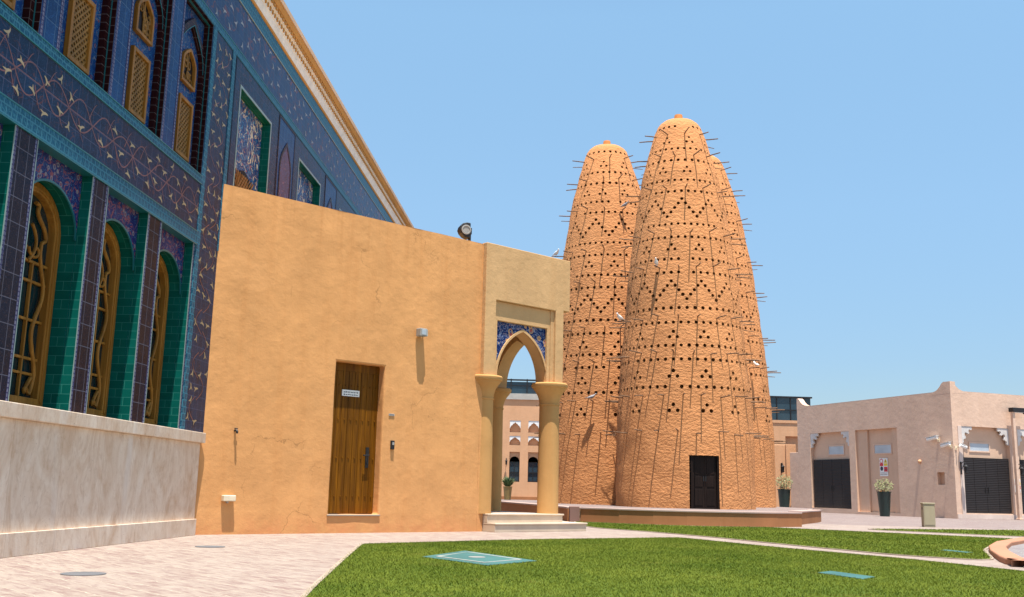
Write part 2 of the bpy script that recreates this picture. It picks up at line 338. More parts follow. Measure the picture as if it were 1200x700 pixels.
def turf():
    k = Mat('turf'); n = k.noise(k.obj, 0.55, 5, 0.6); n2 = k.noise(k.obj, 14, 4, 0.7)
    c = k.mix(k.ramp(n, [(0.35, 0), (0.65, 1)]), (0.066, 0.100, 0.012), (0.11, 0.142, 0.018))
    c = k.mix(k.math('MULTIPLY', k.ramp(n2, [(0.45, 0), (0.7, 1)]), 0.6), c, (0.035, 0.07, 0.012))
    return k.set(c, 0.9, 0.1)
m['turf'] = turf()
def blade():
    k = Mat('grass_blade'); n = k.noise(k.obj, 0.55, 5, 0.6); n2 = k.noise(k.obj, 35, 2, 0.6)
    c = k.mix(k.ramp(n, [(0.33, 0), (0.67, 1)]), (0.075, 0.110, 0.010), (0.150, 0.176, 0.022))
    c = k.mix(k.math('MULTIPLY', k.ramp(n2, [(0.4, 0), (0.7, 1)]), 0.5), c, (0.130, 0.155, 0.02))
    y = k.noise(k.obj, 1.7, 3, 0.6)
    c = k.mix(k.math('MULTIPLY', k.ramp(y, [(0.58, 0), (0.76, 1)]), 0.5), c, (0.22, 0.19, 0.05))
    return k.set(c, 0.75, 0.06)
m['blade'] = blade()

# ------------------------------------------------------------------ mesh helpers
def tag(o, label=None, cat=None, group=None, kind=None):
    if label: o['label'] = label
    if cat: o['category'] = cat
    if group: o['group'] = group
    if kind: o['kind'] = kind
    return o
def thing(name, label, cat, loc=(0, 0, 0), rz=0.0, group=None):
    o = bpy.data.objects.new(name, None); col.objects.link(o); o.empty_display_size = 0.3
    o.location = loc; o.rotation_euler = (0, 0, rz)
    return tag(o, label, cat, group)

class MB:
    def __init__(s, xf=None): s.v = []; s.f = []; s.m = []; s.xf = xf
    def add(s, vs, fs, mi=0):
        o = len(s.v)
        s.v += [s.xf(*p) for p in vs] if s.xf else [tuple(p) for p in vs]
        for i, f in enumerate(fs):
            s.f.append(tuple(o + j for j in f)); s.m.append(mi[i] if isinstance(mi, list) else mi)
        return s
    def quad(s, a, b, c, d, mi=0): return s.add([a, b, c, d], [(0, 1, 2, 3)], mi)
    def box(s, x0, x1, y0, y1, z0, z1, mi=0):
        return s.add([(x0, y0, z0), (x1, y0, z0), (x1, y1, z0), (x0, y1, z0), (x0, y0, z1), (x1, y0, z1), (x1, y1, z1), (x0, y1, z1)],
                     [(0, 3, 2, 1), (4, 5, 6, 7), (0, 1, 5, 4), (1, 2, 6, 5), (2, 3, 7, 6), (3, 0, 4, 7)], mi)
    def prism_y(s, poly, y0, y1, mi=0, ms=None):
        n = len(poly); ms = mi if ms is None else ms
        s.add([(x, y0, z) for x, z in poly] + [(x, y1, z) for x, z in poly],
              [tuple(range(n)), tuple(range(2 * n - 1, n - 1, -1))] + [(i, i + n, (i + 1) % n + n, (i + 1) % n) for i in range(n)], [mi, ms] + [ms] * n)
        return s
    def prism_z(s, poly, z0, z1, mi=0, mt=None):
        n = len(poly); mt = mi if mt is None else mt
        s.add([(x, y, z0) for x, y in poly] + [(x, y, z1) for x, y in poly],
              [tuple(range(n - 1, -1, -1)), tuple(range(n, 2 * n))] + [(i, (i + 1) % n, (i + 1) % n + n, i + n) for i in range(n)], [mi, mt] + [mi] * n)
        return s
    def plate(s, x0, x1, z0, z1, holes, y0, y1, mi=0, mj=None, back=None):
        """front sheet at y0 with rectangular holes whose jambs run to y1 (mj) and, if back is given, a back sheet"""
        mj = mi if mj is None else mj
        xs = sorted({x0, x1, *[h[0] for h in holes], *[h[1] for h in holes]}); zs = sorted({z0, z1, *[h[2] for h in holes], *[h[3] for h in holes]})
        xs = [x for x in xs if x0 <= x <= x1]; zs = [z for z in zs if z0 <= z <= z1]
        for i in range(len(xs) - 1):
            for j in range(len(zs) - 1):
                cx, cz = (xs[i] + xs[i + 1]) / 2, (zs[j] + zs[j + 1]) / 2
                if any(h[0] < cx < h[1] and h[2] < cz < h[3] for h in holes): continue
                s.quad((xs[i], y0, zs[j]), (xs[i + 1], y0, zs[j]), (xs[i + 1], y0, zs[j + 1]), (xs[i], y0, zs[j + 1]), mi)
        for a, b, c, d in holes:
            s.quad((a, y0, c), (a, y1, c), (a, y1, d), (a, y0, d), mj); s.quad((b, y0, c), (b, y0, d), (b, y1, d), (b, y1, c), mj)
            s.quad((a, y0, d), (a, y1, d), (b, y1, d), (b, y0, d), mj); s.quad((a, y0, c), (b, y0, c), (b, y1, c), (a, y1, c), mj)
            if back is not None: s.quad((a, y1, c), (b, y1, c), (b, y1, d), (a, y1, d), back)
        return s
    def tube(s, pts, r, n=8, mi=0):
        pts = [Vector(p) for p in pts]; rs = r if isinstance(r, (list, tuple)) else [r] * len(pts)
        vs = []; up = None
        for i, p in enumerate(pts):
            t = (pts[min(i + 1, len(pts) - 1)] - pts[max(i - 1, 0)]).normalized()
            if up is None: up = t.orthogonal().normalized()
            up = (up - t * up.dot(t)).normalized(); w = t.cross(up)
            for k in range(n):
                a = 2 * pi * k / n; vs.append(tuple(p + (up * cos(a) + w * sin(a)) * rs[i]))
        fs = [(i * n + k, i * n + (k + 1) % n, (i + 1) * n + (k + 1) % n, (i + 1) * n + k) for i in range(len(pts) - 1) for k in range(n)]
        fs += [tuple(range(n - 1, -1, -1)), tuple(range((len(pts) - 1) * n, len(pts) * n))]
        return s.add(vs, fs, mi)
    def lathe(s, cx, cy, prof, n=32, mi=0):
        vs = [(cx + r * cos(2 * pi * k / n), cy + r * sin(2 * pi * k / n), z) for r, z in prof for k in range(n)]
        fs = [(i * n + k, i * n + (k + 1) % n, (i + 1) * n + (k + 1) % n, (i + 1) * n + k) for i in range(len(prof) - 1) for k in range(n)]
        fs += [tuple(range(n - 1, -1, -1)), tuple(range((len(prof) - 1) * n, len(prof) * n))]
        return s.add(vs, fs, mi)
    def build(s, name, mats, parent=None, smooth=None, bevel=0.0, recalc=True, weld=False, rough=0.0):
        me = bpy.data.meshes.new(name); me.from_pydata(s.v, [], s.f)
        mats = mats if isinstance(mats, (list, tuple)) else [mats]
        for x in mats: me.materials.append(m[x] if isinstance(x, str) else x)
        me.polygons.foreach_set('material_index', s.m)
        if recalc or weld:
            b = bmesh.new(); b.from_mesh(me)
            if weld: bmesh.ops.remove_doubles(b, verts=b.verts, dist=0.0008)
            if recalc: bmesh.ops.recalc_face_normals(b, faces=b.faces)
            b.to_mesh(me); b.free()
        me.update()
        uvl = me.uv_layers.new(name='UVMap'); uvs = np.zeros((len(me.loops), 2)); vv = me.vertices
        for p in me.polygons:
            n = p.normal; ax = max(range(3), key=lambda i: abs(n[i]))
            ij = ((1, 2), (0, 2), (0, 1))[ax]
            for li in p.loop_indices:
                c = vv[me.loops[li].vertex_index].co; uvs[li] = (c[ij[0]], c[ij[1]])
        uvl.data.foreach_set('uv', uvs.ravel())
        if smooth is not None:
            me.polygons.foreach_set('use_smooth', [True] * len(me.polygons))
            me.set_sharp_from_angle(angle=R_(smooth))
        o = bpy.data.objects.new(name, me); col.objects.link(o)
        if parent: o.parent = parent
        if bevel:
            bm = o.modifiers.new('bevel', 'BEVEL'); bm.width = bevel; bm.segments = 2; bm.limit_method = 'ANGLE'; bm.angle_limit = R_(40)
        return o

def arch_pts(x0, x1, zs, rise, n=14, pointed=True):
    """arch curve from (x0, zs) up and over to (x1, zs)"""
    c = (x0 + x1) / 2; h = (x1 - x0) / 2; out = []
    if not pointed:
        return [(c - h * cos(pi * k / n), zs + rise * sin(pi * k / n)) for k in range(n + 1)]
    Rr = (h * h + rise * rise) / (2 * h); a = math.asin(min(1, rise / Rr))
    L = [(x0 + Rr - Rr * cos(a * k / n), zs + Rr * sin(a * k / n)) for k in range(n + 1)]
    return L + [(2 * c - x, z) for x, z in reversed(L[:-1])]
def arch_poly(x0, x1, z0, z1, curve, foot):
    """wall outline x0..x1, z0..z1 with an arched opening that reaches down to foot (= z0)"""
    p = [(x0, z0)]
    if curve[0][1] > z0: p.append((curve[0][0], z0))
    p += list(curve)
    if curve[-1][1] > z0: p.append((curve[-1][0], z0))
    return p + [(x1, z0), (x1, z1), (x0, z1)]
def persian(x0, x1, zs, za):
    """shallow pointed arch: short curved shoulders, then nearly straight sides to the apex"""
    c, h, r = (x0 + x1) / 2, (x1 - x0) / 2, za - zs
    L = [(0, 0), (.015, .16), (.06, .30), (.14, .42), (.30, .56), (.55, .735), (.8, .885), (1, 1)]
    a = [(x0 + h * u, zs + r * v) for u, v in L]
    return a + [(2 * c - x, z) for x, z in reversed(a[:-1])]
def band(curve_out, curve_in): return list(curve_out) + list(reversed(curve_in))

def inpoly(P, poly):
    x, y = P[:, 0], P[:, 1]; r = np.zeros(len(P), bool); n = len(poly)
    for i in range(n):
        x1, y1 = poly[i]; x2, y2 = poly[(i + 1) % n]
        c = ((y1 > y) != (y2 > y)); r ^= c & (x < (x2 - x1) * (y - y1) / (y2 - y1 + 1e-12) + x1)
    return r

# ------------------------------------------------------------------ the ground
def sheet(name, poly, z, mat, kind='structure'):
    b = MB(); b.add([(x, y, z) for x, y in poly], [tuple(range(len(poly)))])
    o = b.build(name, mat, recalc=False); return tag(o, kind=kind)
sheet('ground', [(-900, -300), (900, -300), (900, 1500), (-900, 1500)], -0.012, 'sand')
sheet('paving', [(-9, -8), (30, -8), (30, 33), (16, 30), (-3, 33), (-9, 33)], 0.0, 'paving')
sheet('far_paving', [(-40, 30), (-3, 33), (16, 30), (30, 27), (70, 30), (70, 140), (-40, 140)], -0.004, 'paving2')
LAWN1 = [(-0.9, 2.5), (-1.48, 7.77), (-1.78, 11.4), (-2.02, 14.45), (-1.95, 14.62), (-1.18, 15.4), (0.38, 17.0), (2.2, 18.35), (3.0, 19.0), (3.22, 19.05), (4.34, 16.16), (5.44, 14.05), (6.06, 12.1), (7.0, 8.6), (8.2, 2.5)]
LAWN2 = [(1.85, 23.3), (1.75, 27.35), (2.15, 27.25), (3.2, 26.6), (4.4, 26.15), (5.6, 26.2), (6.7, 26.6), (8.2, 25.1), (11.2, 22.4), (10.45, 21.2), (8.85, 18.9), (7.85, 17.05), (7.3, 15.7), (6.75, 14.4), (6.45, 14.2), (5.68, 14.85), (4.9, 16.7), (3.9, 19.6), (3.1, 21.4)]
LAWN3 = [(9.0, 26.9), (12.0, 28.3), (14.7, 29.4), (20, 31), (24, 24), (16, 21.6), (12.1, 23.9)]
def smooth_poly(P, it=1):
    for _ in range(it):
        q = []
        for i in range(len(P)):
            a, b = P[i], P[(i + 1) % len(P)]
            q += [(a[0] * .85 + b[0] * .15, a[1] * .85 + b[1] * .15), (a[0] * .15 + b[0] * .85, a[1] * .15 + b[1] * .85)]
        P = q
    return P
LAWNS = [smooth_poly(LAWN1, 2), smooth_poly(LAWN2, 2), smooth_poly(LAWN3, 2)]
def edging(P, w, z0, z1, closed=True):
    b = MB(); n = len(P)
    c = Vector((sum(p[0] for p in P) / n, sum(p[1] for p in P) / n))
    inn, out = [], []
    for i in range(n):
        a, q, d = Vector(P[i - 1]), Vector(P[i]), Vector(P[(i + 1) % n]); t = (d - a).normalized(); nn = Vector((t.y, -t.x))
        inn.append(q - nn * w / 2); out.append(q + nn * w / 2)
    for i in range(n):
        j = (i + 1) % n
        if not closed and j == 0: continue
        V = [(*inn[i], z0), (*out[i], z0), (*out[j], z0), (*inn[j], z0), (*inn[i], z1), (*out[i], z1), (*out[j], z1), (*inn[j], z1)]
        b.add(V, [(4, 5, 6, 7), (0, 4, 7, 3), (1, 2, 6, 5)])
    return b
eb = MB()
for P in LAWNS:
    k = edging(P, 0.045, -0.01, 0.014); eb.add(k.v, k.f)
tag(eb.build('lawn_edging', 'kerb', recalc=True), kind='structure')
for P in LAWNS: sheet('lawn', P, 0.006, 'turf')
COVER_POLYS = [[(-0.97, 12.08), (-0.53, 13.42), (0.36, 11.83), (-0.2, 10.98)], [(3.31, 11.06), (3.54, 11.34), (3.78, 10.66), (3.54, 10.33)], [(6.93, 16.55), (7.10, 16.75), (7.25, 16.12), (7.08, 15.95)]]
def grass():
    rng = np.random.default_rng(3); Vs = []; 
    for P, dens, hh, ww in ((LAWNS[0], 4200, 0.024, 0.0062), (LAWNS[1], 1500, 0.030, 0.011), (LAWNS[2], 420, 0.035, 0.020)):
        A = np.array(P); lo, hi = A.min(0), A.max(0); lo[1] = max(lo[1], 6.8)
        n = int((hi - lo).prod() * dens); p = rng.uniform(lo, hi, (n, 2)); p = p[inpoly(p, P)]
        dmax = np.where(p[:, 1] < 12, 1.0, np.clip(1.25 - p[:, 1] / 48, 0.3, 1)); p = p[rng.random(len(p)) < dmax]
        for cpoly in COVER_POLYS: p = p[~inpoly(p, cpoly)]
        n = len(p); a = rng.uniform(0, 2 * pi, n); h = hh * rng.uniform(0.55, 1.25, n); w = ww * rng.uniform(0.7, 1.3, n)
        lx, ly = rng.normal(0, 0.6, n) * h, rng.normal(0, 0.6, n) * h
        d = np.stack([np.cos(a), np.sin(a)], 1) * w[:, None] / 2
        V = np.zeros((n, 3, 3)); V[:, 0, :2] = p - d; V[:, 1, :2] = p + d; V[:, 2, 0] = p[:, 0] + lx; V[:, 2, 1] = p[:, 1] + ly
        V[:, :2, 2] = 0.004; V[:, 2, 2] = h; Vs.append(V)
    V = np.concatenate(Vs); n = len(V)
    me = bpy.data.meshes.new('grass'); me.vertices.add(n * 3); me.loops.add(n * 3); me.polygons.add(n)
    me.vertices.foreach_set('co', V.ravel()); me.loops.foreach_set('vertex_index', np.arange(n * 3))
    me.polygons.foreach_set('loop_start', np.arange(n) * 3); me.update(calc_edges=True); me.materials.append(m['blade'])
    o = bpy.data.objects.new('grass', me); col.objects.link(o); tag(o, kind='stuff'); print('blades', n)
grass()

# cobbled round with its red kerb, right edge of the photo
KC = [(5.9, 10.6), (6.25, 12.4), (6.75, 13.9), (7.4, 15.55), (8.05, 17.0), (9.05, 18.85), (10.6, 21.1), (12.6, 23.2), (15.2, 21.2), (20, 18), (20, 9), (10, 8)]
sheet('cobbles', KC, 0.012, 'cobble')
kb = MB(); PATHK = KC[:8]
pts = []
for i in range(len(PATHK) - 1):
    for t in (0, .33, .67): pts.append((PATHK[i][0] * (1 - t) + PATHK[i + 1][0] * t, PATHK[i][1] * (1 - t) + PATHK[i + 1][1] * t))
pts = pts[4:]
kk = edging(pts, 0.26, 0.0, 0.085, closed=False); kb.add(kk.v, kk.f)
for e in (0, -1):
    pass
tag(kb.build('round_kerb', 'redkerb', bevel=0.02, weld=True), 'low curved red brick kerb around the grey cobbled round', 'kerb')

# covers
def cover(P, name, label, cat, mat, ring=True, z=0.015):
    b = MB(); b.prism_z(P, 0.004, z)
    o = b.build(name, [mat], bevel=0.004)
    tag(o, label, cat); return o
c0 = cover(COVER_POLYS[0], 'inspection_cover', 'large square teal inspection cover set in the near lawn', 'cover', 'tealcover')
cen = Vector((sum(p[0] for p in COVER_POLYS[0]) / 4, sum(p[1] for p in COVER_POLYS[0]) / 4))
b = MB(); Pin = [tuple(cen + (Vector(p) - cen) * 0.72) for p in COVER_POLYS[0]]; b.prism_z(Pin, 0.0155, 0.021)
c0['group'] = 'teal covers in the lawns'
b.build('lid', 'tealcover', c0, bevel=0.004)
b = MB(); b.lathe(cen.x, cen.y, [(0.10, 0.0215), (0.10, 0.025), (0.001, 0.0255)], 16); b.build('lifting_plate', 'grey', c0)
b = MB(); eb_ = edging(Pin, 0.035, 0.015, 0.0225); b.add(eb_.v, eb_.f); b.build('frame', 'concrete', c0)
cover(COVER_POLYS[1], 'inspection_cover', 'small teal inspection cover in the lawn at the front right', 'cover', 'tealcover')
cover(COVER_POLYS[2], 'inspection_cover', 'small teal cover in the middle lawn near the red kerb', 'cover', 'tealcover')
for o in bpy.data.objects:
    if o.name.startswith('inspection_cover'): o['group'] = 'teal covers in the lawns'
for (x, y, r, lab) in ((-3.63, 9.0, 0.155, 'grey round manhole lid in the brick paving nearest the camera'), (-3.74, 13.15, 0.155, 'round manhole lid in the paving close to the ochre wall')):
    b = MB(); b.lathe(x, y, [(r + 0.03, 0.001), (r + 0.03, 0.006), (r, 0.0065), (r - 0.008, 0.003), (r - 0.016, 0.007), (0.001, 0.008)], 36)
    tag(b.build('manhole_cover', 'manhole', smooth=30), lab, 'manhole cover', 'manhole covers in the paving')

# ------------------------------------------------------------------ mosque
mosque = thing('tiled_mosque', 'blue and brown tiled mosque facade with green window recesses over a pale stone base', 'building', (-4.99, 12.631, 0), R_(90 - 3.23))
UL, UR = -14.0, 27.0
b = MB(); b.box(UL, UR, 0.46, 9.0, 0.0, 9.3); b.build('core_wall', 'bluetile', mosque)
# stone base
b = MB(); b.box(UL, 3.30, 0.0, 0.5, 0.245, 1.40); b.box(UL, 3.30, -0.035, 0.4, 0.0, 0.245); b.build('stone_base', 'trav', mosque, bevel=0.006)
b = MB(); b.box(UL, 3.34, -0.065, 0.46, 1.40, 1.557); b.build('sill', 'trav', mosque, bevel=0.008)
LOW = [(-7.26 + 0.0, -6.0), (-5.60, -4.34), (-4.0, -2.74), (-2.28, -1.0), (-0.58, 0.64), (1.10, 2.32)]
ZL0, ZL1 = 1.557, 4.38
b = MB(); b.plate(UL, 2.32, ZL0, ZL1, [(a, c, ZL0, ZL1) for a, c in LOW], 0.0, 0.13, 0, 1)
b.plate(2.42, 3.6, ZL0, 7.96, [], 0.0, 0.1, 2)
b.quad((UR, 0, ZL0), (3.6, 0, ZL0), (3.6, 0, 5.5), (UR, 0, 5.5), 2)
b.build('tiled_wall', ['pier', 'green', 'star'], mosque)
b = MB()
for a, c in LOW:
    for x, sgn in ((a, -1), (c, 1)):
        x0, x1 = (x - 0.055, x - 0.012) if sgn < 0 else (x + 0.012, x + 0.055)
        b = MB(); b.box(x0, x1, -0.003, 0.0, ZL0, ZL1, 0)
        x0, x1 = (x - 0.009, x + 0.001) if sgn < 0 else (x - 0.001, x + 0.009)
        b.box(x0, x1, -0.006, 0.003, ZL0, ZL1, 1); b.build('border_strip', ['pale', 'paleline'], mosque)
# lower windows
def lower_window(a, c):
    cu, h = (a + c) / 2, (c - a) / 2 - 0.003
    cv = arch_pts(cu - h, cu + h, 3.57, 0.53, 22, False)
    sp = MB(); sp.prism_y(arch_poly(a + 0.001, c - 0.001, ZL0 + 0.002, ZL1 - 0.002, cv, 0), 0.13, 0.34, 0, 1)
    cv2 = arch_pts(cu - h - 0.0, cu + h + 0.0, 3.57, 0.53, 22, False); cv3 = arch_pts(cu - h + 0.025, cu + h - 0.025, 3.57, 0.505, 22, False)
    sp.prism_y(band(cv2, cv3), 0.125, 0.14, 2)
    sp.build('spandrel', ['floral_red', 'green', 'tealedge'], mosque)
    o = 0.02
    outer = [(cu - h + o, ZL0 + 0.01)] + arch_pts(cu - h + o, cu + h - o, 3.57, 0.52, 22, False) + [(cu + h - o, ZL0 + 0.01)]
    w = 0.15
    inner = [(cu - h + w, ZL0 + 0.13)] + arch_pts(cu - h + w, cu + h - w, 3.57, 0.40, 22, False) + [(cu + h - w, ZL0 + 0.13)]
    f = MB(); n = len(outer)
    f.prism_y(band(outer, inner), 0.30, 0.40, 0)
    w2 = 0.09
    o2 = [(cu - h + w2, ZL0 + 0.07)] + arch_pts(cu - h + w2, cu + h - w2, 3.57, 0.46, 22, False) + [(cu + h - w2, ZL0 + 0.07)]
    o3 = [(cu - h + w2 + .03, ZL0 + 0.10)] + arch_pts(cu - h + w2 + .03, cu + h - w2 - .03, 3.57, 0.43, 22, False) + [(cu + h - w2 - .03, ZL0 + 0.10)]
    f.prism_y(band(o2, o3), 0.285, 0.31, 0)
    f.box(cu - h + o, cu + h - o, 0.301, 0.4, ZL0 + 0.008, ZL0 + 0.125)
    fo = f.build('window', 'goldwood', mosque, bevel=0.006)
    g = MB(); g.prism_y([(cu - h + w - .02, ZL0 + 0.1)] + arch_pts(cu - h + w - .02, cu + h - w + .02, 3.57, 0.42, 16, False) + [(cu + h - w + .02, ZL0 + 0.1)], 0.385, 0.395); g.build('glass', 'glass', fo)
    l = MB(); iw = h - w
    for x in (cu - iw * 0.33, cu + iw * 0.33): l.box(x - .014, x + .014, 0.345, 0.38, ZL0 + .12, 3.2)
    for z in (1.95, 2.12, 2.55, 2.98, 3.2): l.box(cu - iw, cu + iw, 0.347, 0.378, z - .014, z + .014)
    for sg in (-1, 1):
        pts = [(cu + sg * (iw * 0.72 + 0.075 * sin((z - 1.7) * 2 * pi / 0.95)), 0.345, z) for z in np.linspace(1.72, 3.45, 40)]
        top = [(cu + sg * (iw * (0.72 - 0.62 * t)) + sg * 0.05 * sin(t * 9), 0.345, 3.45 + 0.42 * math.sin(t * pi / 2)) for t in np.linspace(0.05, 1, 14)]
        l.tube(pts + top, 0.024, 8)
        l.tube([(cu + sg * (iw * .66 - .10 * sin(t) * t / 3), 0.345, 1.74 + .06 * t * abs(cos(t * .7))) for t in np.linspace(0, 3.6, 14)], 0.022, 8)
        l.tube([(cu + sg * (0.04 + 0.20 * t * (1 - t) * 2.6), 0.345, 3.2 + 0.42 * t) for t in np.linspace(0, 1, 12)], 0.02, 8)
        l.tube([(cu + sg * (0.17 - 0.09 * t * cos(t * 4)), 0.345, 3.34 + 0.07 * t * sin(t * 4)) for t in np.linspace(0, 1.6, 14)], 0.018, 8)
    l.build('lattice', 'goldwood', fo, smooth=45)
for a, c in LOW: lower_window(a, c)
# horizontal bands
b = MB(); b.box(UL, 2.42, -0.012, 0.46, 4.38, 4.57, 0); b.box(UL, 2.42, -0.018, 0.46, 4.365, 4.382, 1); b.box(UL, 2.42, -0.018, 0.1, 4.565, 4.58, 1)
b.box(UL, 2.42, -0.012, 0.46, 5.33, 5.452, 0); b.box(UL, 2.42, -0.018, 0.1, 5.322, 5.336, 1); b.box(UL, 2.42, -0.02, 0.1, 5.446, 5.46, 1)
b.box(2.42, 2.56, -0.012, 0.46, 4.38, 7.96, 0); b.box(2.42, 2.56, -0.012, 0.46, 1.557, 4.38, 0)
b.box(3.36, 3.50, -0.012, 0.46, 4.5, 7.96, 0)
b.box(UL, UR, -0.012, 0.46, 7.955, 8.09, 0); b.box(UL, UR, -0.018, 0.1, 8.086, 8.10, 1)
b.box(UL, UR, -0.010, 0.46, 8.93, 9.21, 0); b.box(UL, UR, -0.016, 0.1, 8.92, 8.936, 2)
b.build('tile_border', ['teal', 'tealedge', 'paleline'], mosque)
def ribbon(b, pts, w, y, mi):
    n = len(pts); L, Rr = [], []
    for k in range(n):
        a, c = pts[max(k - 1, 0)], pts[min(k + 1, n - 1)]; d = Vector((c[0] - a[0], c[1] - a[1])).normalized()
        ww = (w[k] if isinstance(w, list) else w) / 2
        L.append((pts[k][0] - d.y * ww, y, pts[k][1] + d.x * ww)); Rr.append((pts[k][0] + d.y * ww, y, pts[k][1] - d.x * ww))
    b.add(L + Rr, [(k, k + 1, n + k + 1, n + k) for k in range(n - 1)], mi)
def star_mesh(b, u, z, s, a, y, mi):
    """a small painted blossom sprig: a curved petal stroke with a shorter one crossing it"""
    f = 1 if random.random() < .5 else -1
    def arc(r, a0, a1, n=7): return [(u + 1.5 * r * cos(a + f * t), z + r * sin(a + f * t)) for t in np.linspace(a0, a1, n)]
    p1 = arc(s * 1.1, 0.0, 1.9); cx, cz = p1[3][0] - u, p1[3][1] - z
    p1 = [(x - cx, q - cz) for x, q in p1]
    ribbon(b, p1, [s * .22, s * .42, s * .55, s * .6, s * .5, s * .36, s * .16], y, mi)
    p2 = [(u + 1.4 * s * t * cos(a + 1.6 * f), z + s * t * sin(a + 1.6 * f)) for t in (-.1, .3, .7, 1.1)]
    ribbon(b, p2, [s * .45, s * .4, s * .3, s * .1], y - .0006, mi)
# star friezes
b = MB(); b.plate(UL, 2.42, 4.57, 5.33, [], 0.0, 0.1, 0)
for ph, am in ((0.0, .20), (pi, .17)):
    ribbon(b, [(x, 4.95 + am * sin(2 * pi * x / 1.15 + ph) + .03 * sin(7.3 * x)) for x in np.linspace(-6, 2.40, 150)], .016, -0.002, 2)
ribbon(b, [(-6, 4.95), (2.41, 4.95)], .009, -0.0015, 2)
for k in range(34):
    x0 = -5.9 + k * .245; sg = 1 if k % 2 else -1
    ribbon(b, [(x0 + .16 * t, 4.95 + sg * (.04 + .24 * math.sin(t * 1.4)) ) for t in np.linspace(0, 1, 8)], [.016, .015, .014, .013, .012, .010, .008, .004], -0.0025, 2)
u = -6.0; i = 0
while u < 2.4:
    for j in range(2):
        if random.random() < 0.93:
            star_mesh(b, u + random.uniform(-.05, .05), (4.75, 5.12)[j] + (0.10 if i % 2 else -0.04) + random.uniform(-.04, .04), 0.056, random.choice((0.3, 0.9, 1.3)) + random.uniform(-.3, .3), -0.004, 1)
    u += 0.27; i += 1
i = 0; z = 1.75
while z < 7.9:
    for uu in (2.75, 3.05, 3.28) if i % 2 else (2.66, 2.92, 3.2):
        if random.random() < 0.8: star_mesh(b, uu + random.uniform(-.04, .04), z + random.uniform(-.05, .05), 0.06, random.uniform(0, 1.5), -0.004, 1)
    z += 0.24; i += 1
for k in range(18):
    z0 = 1.7 + k * .34; sg = 1 if k % 2 else -1
    ribbon(b, [(2.95 + sg * .26 * math.sin(t * 2.6), z0 + .34 * t) for t in np.linspace(0, 1.15, 10)], .016, -0.002, 2)
b.build('vine_frieze', ['star', 'gold', 'vinered'], mosque, recalc=False)
b = MB(); b.plate(UL, UR, 8.09, 8.93, [], 0.0, 0.1, 0)
u = -4.0; i = 0
while u < 20:
    for z in ((8.25, 8.62) if i % 2 else (8.42, 8.8)):
        if random.random() < 0.85: star_mesh(b, u + random.uniform(-.05, .05), z + random.uniform(-.05, .05), 0.065, random.uniform(0, 1.5), -0.004, 1)
    u += 0.31; i += 1
b.build('upper_frieze', ['starblue', 'whitestar'], mosque, recalc=False)
# upper arcade
UPP = [(-7.0, -5.8), (-5.40, -4.18), (-3.72, -2.52), (-2.06, -0.84), (-0.38, 0.79), (1.27, 2.40)]
ZU0, ZU1 = 5.455, 7.95
b = MB(); b.plate(UL, 2.42, ZU0, 7.96, [(a, c, ZU0, ZU1) for a, c in UPP], 0.0, 0.15, 0, 1, 2); b.build('upper_wall', ['bluetile', 'brown', 'floral'], mosque)
b = MB(); q = MB()
for a, c in UPP:
    for x, sg in ((a, -1), (c, 1)):
        x0, x1 = sorted((x + sg * 0.02, x + sg * 0.075)); q = MB(); q.box(x0, x1, -0.004, 0.05, ZU0, ZU1); q.build('border_strip', 'pale', mosque)
        b.box(min(x, x - sg * 0.005), max(x, x - sg * 0.005), 0.062, 0.078, ZU0, ZU1, 1)
    b.box(a, c, 0.055, 0.085, ZU1 - 0.012, ZU1 - 0.001, 1)
    # maroon pointed arch band inside the recess
    o = persian(a + 0.002, c - 0.002, 7.12, 7.80); i_ = persian(a + 0.09, c - 0.09, 7.07, 7.68)
    b.prism_y([(a + 0.002, ZU0)] + o + [(c - 0.002, ZU0), (c - 0.09, ZU0)] + list(reversed(i_)) + [(a + 0.09, ZU0)], 0.075, 0.149, 0)
    o = persian(a + 0.086, c - 0.086, 7.072, 7.685); i_ = persian(a + 0.094, c - 0.094, 7.068, 7.673)
    b.prism_y(band(o, i_), 0.07, 0.078, 1)
b.build('arch_band', ['brown', 'tealedge'], mosque)
def lattice_bars(b, x0, x1, z0, z1, y0, y1, step, w, clip=None):
    H = z1 - z0; W = x1 - x0
    for sg in (1, -1):
        k = -H
        while k < W:
            # line x = x0 + k + t (sg=1) or mirrored
            t0 = max(0, -k); t1 = min(H, W - k)
            if t1 - t0 > 0.02:
                xa, xb = k + t0, k + t1
                if sg < 0: xa, xb = W - xa, W - xb
                p = [(x0 + xa, z0 + t0), (x0 + xb, z0 + t1)]
                if clip is None or clip(*p[0]) or clip(*p[1]):
                    d = Vector((p[1][0] - p[0][0], p[1][1] - p[0][1])).normalized(); nx, nz = -d.y * w / 2, d.x * w / 2
                    b.prism_y([(p[0][0] - nx, p[0][1] - nz), (p[1][0] - nx, p[1][1] - nz), (p[1][0] + nx, p[1][1] + nz), (p[0][0] + nx, p[0][1] + nz)], y0 + (0.004 if sg < 0 else 0), y1)
            k += step
